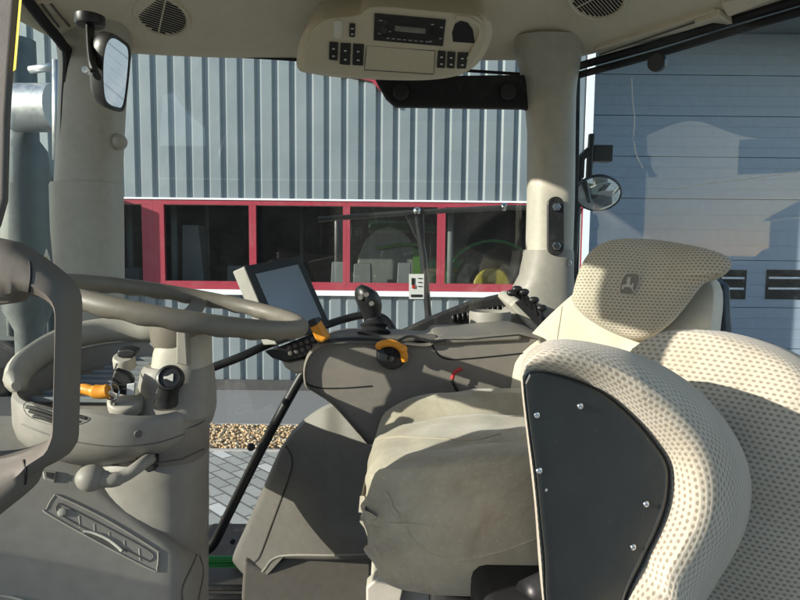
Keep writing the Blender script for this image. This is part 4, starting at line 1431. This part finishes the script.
# ================================================================= DRIVER SEAT
ds = thing('driver_seat', 'cream cloth driver seat with knitted headrest facing the steering wheel', 'seat', (.2, 1.0, ZF))
NU, NV = 44, 32
CCX, CCY = .20, .985
def cushion_pt(t, s):
    pass
rings = []
prof = [(-.115, .80), (-.11, .90), (-.085, .965), (-.04, .99), (0, 1.0), (.025, .992), (.043, .97), (.055, .94), (.062, .88), (.064, .8), (.064, .65), (.064, .5), (.064, .3), (.064, .05)]
prof = [(p.x, p.y) for p in catmull([(a, b_, 0) for a, b_ in prof], 4)]
for z, k in prof:
    r_ = []
    for i in range(120):
        t = 2*PI*i/120
        ct, st = math.cos(t), math.sin(t)
        pw = 4.2
        x = CCX + .255*k*math.copysign(abs(ct)**(2/pw), ct)
        y = CCY + .215*k*math.copysign(abs(st)**(2/pw), st)
        # raised thigh bolsters on both sides, falling to the front
        yy = (y - CCY)/.215
        bol = .030*sst(.50, .68, abs(yy))*sst(.035, .055, z) - .006*math.exp(-((abs(yy) - .50)/.05)**2)*sst(.05, .06, z)
        fr = max(0, (CCX - .02 - x)/.2)
        zz = 2.035 + z + bol - .030*fr**2.2*(1 if z > 0 else .3) + .006*noise.noise(V((x*16, y*16, z*16))) + .009*noise.noise(V((x*5, y*5, z*6)))
        wr_ = math.exp(-((x - CCX + .24)/.075)**2)*math.exp(-((y - CCY + .10)/.12)**2)
        zz += .0065*math.sin(95*y + 120*z + 40*x)*wr_ + .004*math.sin(170*z + 60*y)*wr_
        xx = x + .006*noise.noise(V((x*12, y*12, z*16+3))) + .006*math.sin(110*z + 80*y)*wr_
        # the front left corner droops
        r_.append(V((xx, y, zz)))
    rings.append(r_)
cm = M().loft(rings)
cmo = obj('seat_cushion', cm, SUEDE, ds, angle=80)
BV_CM = cm.bvh()
sm_ = drape(BV_CM, [(404, 520), (415, 541), (450, 560), (500, 552), (545, 535)], .0014, .0)
obj('seam', sm_, SUEDE, cmo)
obj('seam', drape(BV_CM, [(372, 440), (400, 437), (440, 439), (475, 440), (500, 434)], .0016, .0003), plastic('thread', (.36, .32, .24), .9, 0), cmo)
obj('fold', drape(BV_CM, [(386, 492), (391, 500), (393, 508), (400, 516)], [.0035]*99 if False else .0026, .0), SUEDE, cmo)

def pillow(pix, ths, back, bulge, n=64, ks=(1, .985, .95, .88, .78, .64, .48, .3, .12), flat=3.0, per=5, backk=.9):
    """cushion: photo outline at its own depths, domed towards the viewer side and thick towards the back"""
    pts = [P(*p) for p in pix]
    pts = resample(catmull(pts, per, True), n)
    c = sum(pts, V())/len(pts)
    back = V(back)
    bn = back.normalized()
    rg = [[c + (p - c)*backk + back for p in pts], [c + (p - c)*.985 + back*.75 for p in pts], [p + back*.4 for p in pts]]
    for k in ks:
        h = bulge*(1 - k**flat)**(1/flat)
        rg.append([c + (p - c)*k - bn*h for p in pts])
    m_ = M().loft(rg)
    ux = V((0, 0, 1)).cross(bn).normalized()
    uy = bn.cross(ux)
    uv = [None]*len(m_.v)
    for i in range(n):                               # unrolled from the middle outwards so the knit wraps round the edge
        acc, last = 0.0, c
        for k in range(len(rg) - 1, -1, -1):
            p = rg[k][i]
            if k == len(rg) - 1:
                last = p
                acc = math.hypot((p - c).dot(ux), (p - c).dot(uy))
            acc += (p - last).length
            last = p
            q = rg[5][i] - c
            a_ = math.atan2(q.dot(uy), q.dot(ux))
            uv[k*n + i] = (acc*math.cos(a_) + 3, acc*math.sin(a_) + 3)
    m_.uv = uv
    return m_
bk1 = pillow([(511, 420, 1.22), (513, 375, 1.22), (520, 350, 1.23), (535, 330, 1.24), (556, 309, 1.25), (578, 290, 1.26), (605, 270, 1.26), (650, 262, 1.24), (690, 264, 1.2), (712, 278, 1.16), (716, 300, 1.12), (712, 340, 1.08), (712, 420, 1.02), (700, 520, 1.0), (600, 540, 1.08), (530, 500, 1.18)],
             [], (.06, .07, -.01), .022)
obj('backrest', bk1, VINYL, ds)
bsh = M().slab([P(x, y, d) + V((.05, .065, -.01)) for x, y, d in ((640, 260, 1.24), (696, 268, 1.18), (714, 282, 1.14), (716, 330, 1.10), (700, 420, 1.05), (600, 420, 1.12))], (.025, .01, 0))
obj('back_shell', bsh, BLACK, ds, bevel=.008)
BV_BK = bk1.bvh()
obj('seam', drape(BV_BK, [(562, 306), (560, 320), (556, 345)], .0012, .0002), plastic('pale_thread', (.45, .41, .32), .9, 0), ds)
hr = pillow([(572, 300, 1.13), (575, 284, 1.135), (581, 266, 1.14), (590, 252, 1.145), (604, 243, 1.15), (622, 239, 1.15), (655, 240, 1.14), (690, 245.5, 1.11), (716, 252, 1.08), (730, 259, 1.06), (732, 267, 1.05), (724, 274, 1.05), (712, 277, 1.06), (702, 285, 1.07), (690, 301, 1.075), (676, 318, 1.08), (662, 330, 1.085), (648, 338, 1.09), (632, 339, 1.10), (610, 331, 1.11), (590, 320, 1.12), (578, 310, 1.125)],
            [], (.03, .075, -.015), .030)
hro = obj('headrest', hr, KNITS, ds)
BV_HR = hr.bvh()
# woven badge with a leaping deer
EMB = plastic('woven_badge', (.20, .18, .15), .9, .2, 900)
EML = plastic('woven_badge_thread', (.50, .47, .40), .9, .2, 900)
bd = [(619.5, 292), (621, 282), (624.5, 275), (629, 273.5), (637, 274), (639.5, 277), (638.5, 284), (635, 292), (632, 294.5), (622, 294)]
bdo = obj('badge', patch(BV_HR, bd, .0018, .001, 3), EMB, hro)
obj('badge_rim', drape(BV_HR, bd, .0009, .0018, 6, 3, True), EML, bdo)
deer = [(621.5, 287.5), (622.5, 285), (626, 284.5), (627.2, 282.5), (626, 280.2), (627.5, 279.6), (627.2, 277), (628.3, 277.2), (629, 278.6), (630.5, 276.6), (631, 277.6), (630, 280), (630.3, 281.6), (629.4, 284), (631.2, 285.4), (632.6, 283.2), (633.5, 282.8), (633.2, 285.4), (632.4, 288), (633.6, 290.5), (633.8, 292.4), (632.7, 291.6), (631.2, 288.8), (629.2, 287), (626.6, 287.2), (624, 287), (623.2, 289), (622, 289.6)]
obj('deer', patch(BV_HR, deer, .003, .001, smooth=False), EML, bdo)
# seat base
sb = M().slab([P(x, y, .90) for x, y in ((372, 556), (386, 552), (394, 528), (406, 536), (418, 556), (432, 580), (446, 606), (470, 660), (366, 660))], (0, .12, 0))
obj('seat_frame', sb, BEIGE_L, ds, bevel=.006)
sb2 = M().slab([P(x, y, .87) for x, y in ((392, 560), (402, 545), (416, 556), (424, 566), (410, 580), (400, 578))], (0, .03, 0))
obj('bracket', sb2, BEIGE_L, ds, bevel=.004)
obj('bracket', M().slab([P(x, y, .865) for x, y in ((366, 588), (384, 572), (404, 590), (392, 640), (366, 640))], (0, .03, 0)), BEIGE_L, ds, bevel=.004)
sus = M().box((.05, .86, ZF), (.40, 1.15, 1.93))
obj('suspension', sus, BLACKM, ds, bevel=.03)
for k in range(1):
    obj('lever', M().tube([P(398, 530, .86), P(406, 541, .85), P(409, 548, .85)], .004), STEEL, ds)

# ================================================================= PASSENGER SEAT
ps = thing('passenger_seat', 'folded passenger seat of cream knitted fabric with a black riveted panel', 'seat', (.22, .7, ZF))
plate_o = [(525, 378), (528, 374.5), (536, 373), (552, 375), (576, 382), (600, 393), (620, 408), (640, 428), (657, 450), (665, 464), (667, 480), (664, 504), (655, 530), (643, 555), (632, 578), (622, 606), (610, 660), (556, 660), (549, 620), (546, 596), (545, 560), (541, 520), (536, 470), (529, 420)]
sil_o = [(520.5, 378), (522, 362), (530, 350), (543, 342), (562, 339), (590, 342), (625, 350), (660, 364), (695, 387), (722, 416), (742, 448), (751, 478), (751, 505), (744, 534), (730, 562), (714, 588), (702, 612), (694, 660), (552, 665), (545, 620), (541, 588), (538, 555), (534, 500), (526, 430)]
NA = 110
pl_c = (596, 500)
pa = by_angle(cr2(plate_o, 5), NA, pl_c, PI)
sa = by_angle(cr2(sil_o, 5), NA, pl_c, PI)
BAND = [min(1.0, math.hypot(c - a, e - b_)/62) for (a, b_), (c, e) in zip(pa, sa)]
def ps_ring(f, d, k=1.0, bul=0.0):
    out = []
    for (a, b_), (c, e), w in zip(pa, sa, BAND):
        x, y = a + (c-a)*f, b_ + (e-b_)*f
        x, y = pl_c[0] + (x-pl_c[0])*k, pl_c[1] + (y-pl_c[1])*k
        dd_ = d + .10*((x - 525)/220) - bul*w        # the panel turns away to the right
        out.append(P(x, y, dd_))
    return out
D_P = .56
rg = [ps_ring(0, D_P + .03, .9), ps_ring(0, D_P + .012, .985), ps_ring(.03, D_P + .002)]
for f, b_, d in ((.06, .008, 0), (.12, .016, 0), (.2, .026, 0), (.3, .037, 0), (.4, .045, 0), (.5, .049, 0), (.6, .049, 0), (.7, .044, .003), (.8, .034, .008), (.88, .022, .016), (.94, .010, .028), (.98, 0, .045), (1.0, 0, .068), (.985, 0, .10), (.94, 0, .13), (.85, 0, .15)):
    rg.append(ps_ring(f, D_P + d, 1.0, b_))
rg.append(ps_ring(.5, D_P + .165, .9))
pc = M().loft(rg)
us = [0]
for i in range(1, NA):
    us.append(us[-1] + (rg[7][i] - rg[7][i-1]).length)
acc = [0.0]*NA
pc.uv = []
for k, r_ in enumerate(rg):
    if k:
        acc = [a + (p - q).length for a, p, q in zip(acc, r_, rg[k-1])]
    pc.uv += list(zip(us, acc))
pco = obj('folded_cushion', pc, KNIT, ps)
pr_ = [ps_ring(-.005, D_P + .002, .93), ps_ring(0, D_P - .0135, .955), ps_ring(0, D_P - .0155, .985), ps_ring(.01, D_P - .013, .998), ps_ring(.02, D_P - .004, 1.0)]
ppl = M().loft([ps_ring(.02, D_P + .004), ps_ring(.02, D_P - .008), ps_ring(.012, D_P - .0125), ps_ring(0, D_P - .0145, .985), ps_ring(0, D_P - .0135, .965), ps_ring(0, D_P - .013, .90)], False, True)
ppo = obj('panel', ppl, PLATE, ps)
BV_PP = ppl.bvh()
for (x, y) in ((580, 406), (536.5, 415), (539, 470.5), (646, 504), (633, 547)):
    p, n = hit(BV_PP, x, y, -.0005)
    sc1 = obj('rivet', M().disc(p, n, .0036, .0026, 14, [(1, 0), (.98, .4), (.8, .8), (.5, 1), (.32, 1), (.28, .6)]), CHROME, ppo)
p, n = hit(BV_PP, 546, 490, -.0005)
obj('rivet', M().disc(p, n, .0016, .001, 10), CHROME, ppo)
pb = pillow([(600, 430, .90), (615, 380, .89), (632, 352, .88), (650, 337, .87), (676, 329.5, .86), (710, 331, .84), (745, 340, .82), (778, 354, .80), (812, 380, .77), (835, 430, .75), (842, 500, .74), (832, 580, .74), (812, 650, .75), (760, 690, .78), (690, 680, .82), (630, 600, .88)],
            [], (.09, .07, -.01), .045)
pbo = obj('backrest', pb, KNIT, ps)
leg = M().box((.10, .62, ZF), (.28, .80, 1.98))
obj('pedestal', leg, BLACKM, ps, bevel=.02)
ps_hinge = M().tube([V((.16, .70, 1.98)), V((.34, .84, 1.98))], .02)
obj('hinge', ps_hinge, BLACK, ps)

# ================================================================= OPEN DOOR IN FRONT
dr = thing('cab_door', 'grey inner door frame with a large handle loop at the left edge', 'door', (-.36, .5, 1.9))
dp = M().slab([P(x, y, .5) for x, y in ((-60, -40), (25, -40), (20.5, 0), (15, 70), (12, 120), (10, 200), (3, 225), (-6, 244), (-60, 250))], (-.03, .035, 0))
obj('door_frame', dp, plastic('door_trim', (.075, .069, .06), .55, .1, 500, .05), dr, bevel=.008)
ys_ = M().slab([P(x, y, .497) for x, y in ((21.5, -10), (23, -10), (16.2, 70), (14.7, 70))], (-.004, .004, 0))
obj('yellow_seal', ys_, plastic('yellow_rubber', (.6, .42, .02), .5, 0), dr, bevel=.0015)
outer = [(-60, 230), (0, 241), (14, 248), (34, 261), (53, 276), (62, 285), (67, 297), (68, 315), (66.5, 370), (65, 430), (64, 448), (59, 457), (52, 465), (34, 474), (27, 480), (24, 490), (8, 506), (-60, 560)]
inner = [(-60, 462), (0, 459), (34, 448), (46, 440), (51, 430), (53, 380), (54, 320), (52, 308), (44, 302), (25, 296.5), (10, 298), (2, 305), (-60, 310)]
ot = cr2(outer, 4, False)
it = cr2(inner, 4, False)
def loopslab():
    mm = M()
    A = [P(x, y, .48) for x, y in ot]
    n = 60
    # strip between the outer and the inner edge
    def rs(pp, n):
        L = [0]
        for a, b_ in zip(pp[:-1], pp[1:]):
            L.append(L[-1] + (b_ - a).length)
        o_, k = [], 0
        for i in range(n):
            d = L[-1]*i/(n-1)
            while k < len(L)-2 and L[k+1] < d:
                k += 1
            o_.append(pp[k].lerp(pp[k+1], min(1, (d-L[k])/max(1e-9, L[k+1]-L[k]))))
        return o_
    O = rs(A, n)
    I = rs([P(x, y, .48) for x, y in reversed(it)], n)
    rg_ = []
    for o_, i_ in zip(O, I):
        mdir = (i_ - o_)
        rg_.append([o_ + V((0, .012, 0)), o_ + mdir*.03 + V((0, .002, 0)), o_ + mdir*.16 + V((0, -.004, 0)), o_ + mdir*.5 + V((0, -.008, 0)), o_ + mdir*.80 + V((0, -.003, 0)), o_ + mdir*.86 + V((0, .004, 0)), o_ + mdir*.97 + V((0, .006, 0)), i_ + V((0, .016, 0)), i_ + V((0, .024, 0)), o_ + V((0, .022, 0))])
    return mm.loft(rg_)
hl = loopslab()
hlo = obj('handle_loop', hl, plastic('door_handle_plastic', (.115, .104, .088), .68, .1, 500, .06), dr, angle=50)
BV_HL = hl.bvh()
obj('seam', drape(BV_HL, [(30, 262), (31, 275), (29, 292)], .0011, .0002), BLACKM, hlo)
obj('seam', drape(BV_HL, [(24, 460), (26, 470), (25, 484)], .0011, .0002), BLACKM, hlo)
dpn = M().slab([V((-.36, .5, 2.37)), V((-.60, .63, 2.385)), V((-.60, .63, 2.10)), V((-.36, .5, 2.10))], (-.02, -.035, 0))  # unseen panel added to cast shade on the driver's cushion
obj('door_shade_panel', dpn, BEIGE, dr, bevel=.008)
print('objects', len(bpy.data.objects))
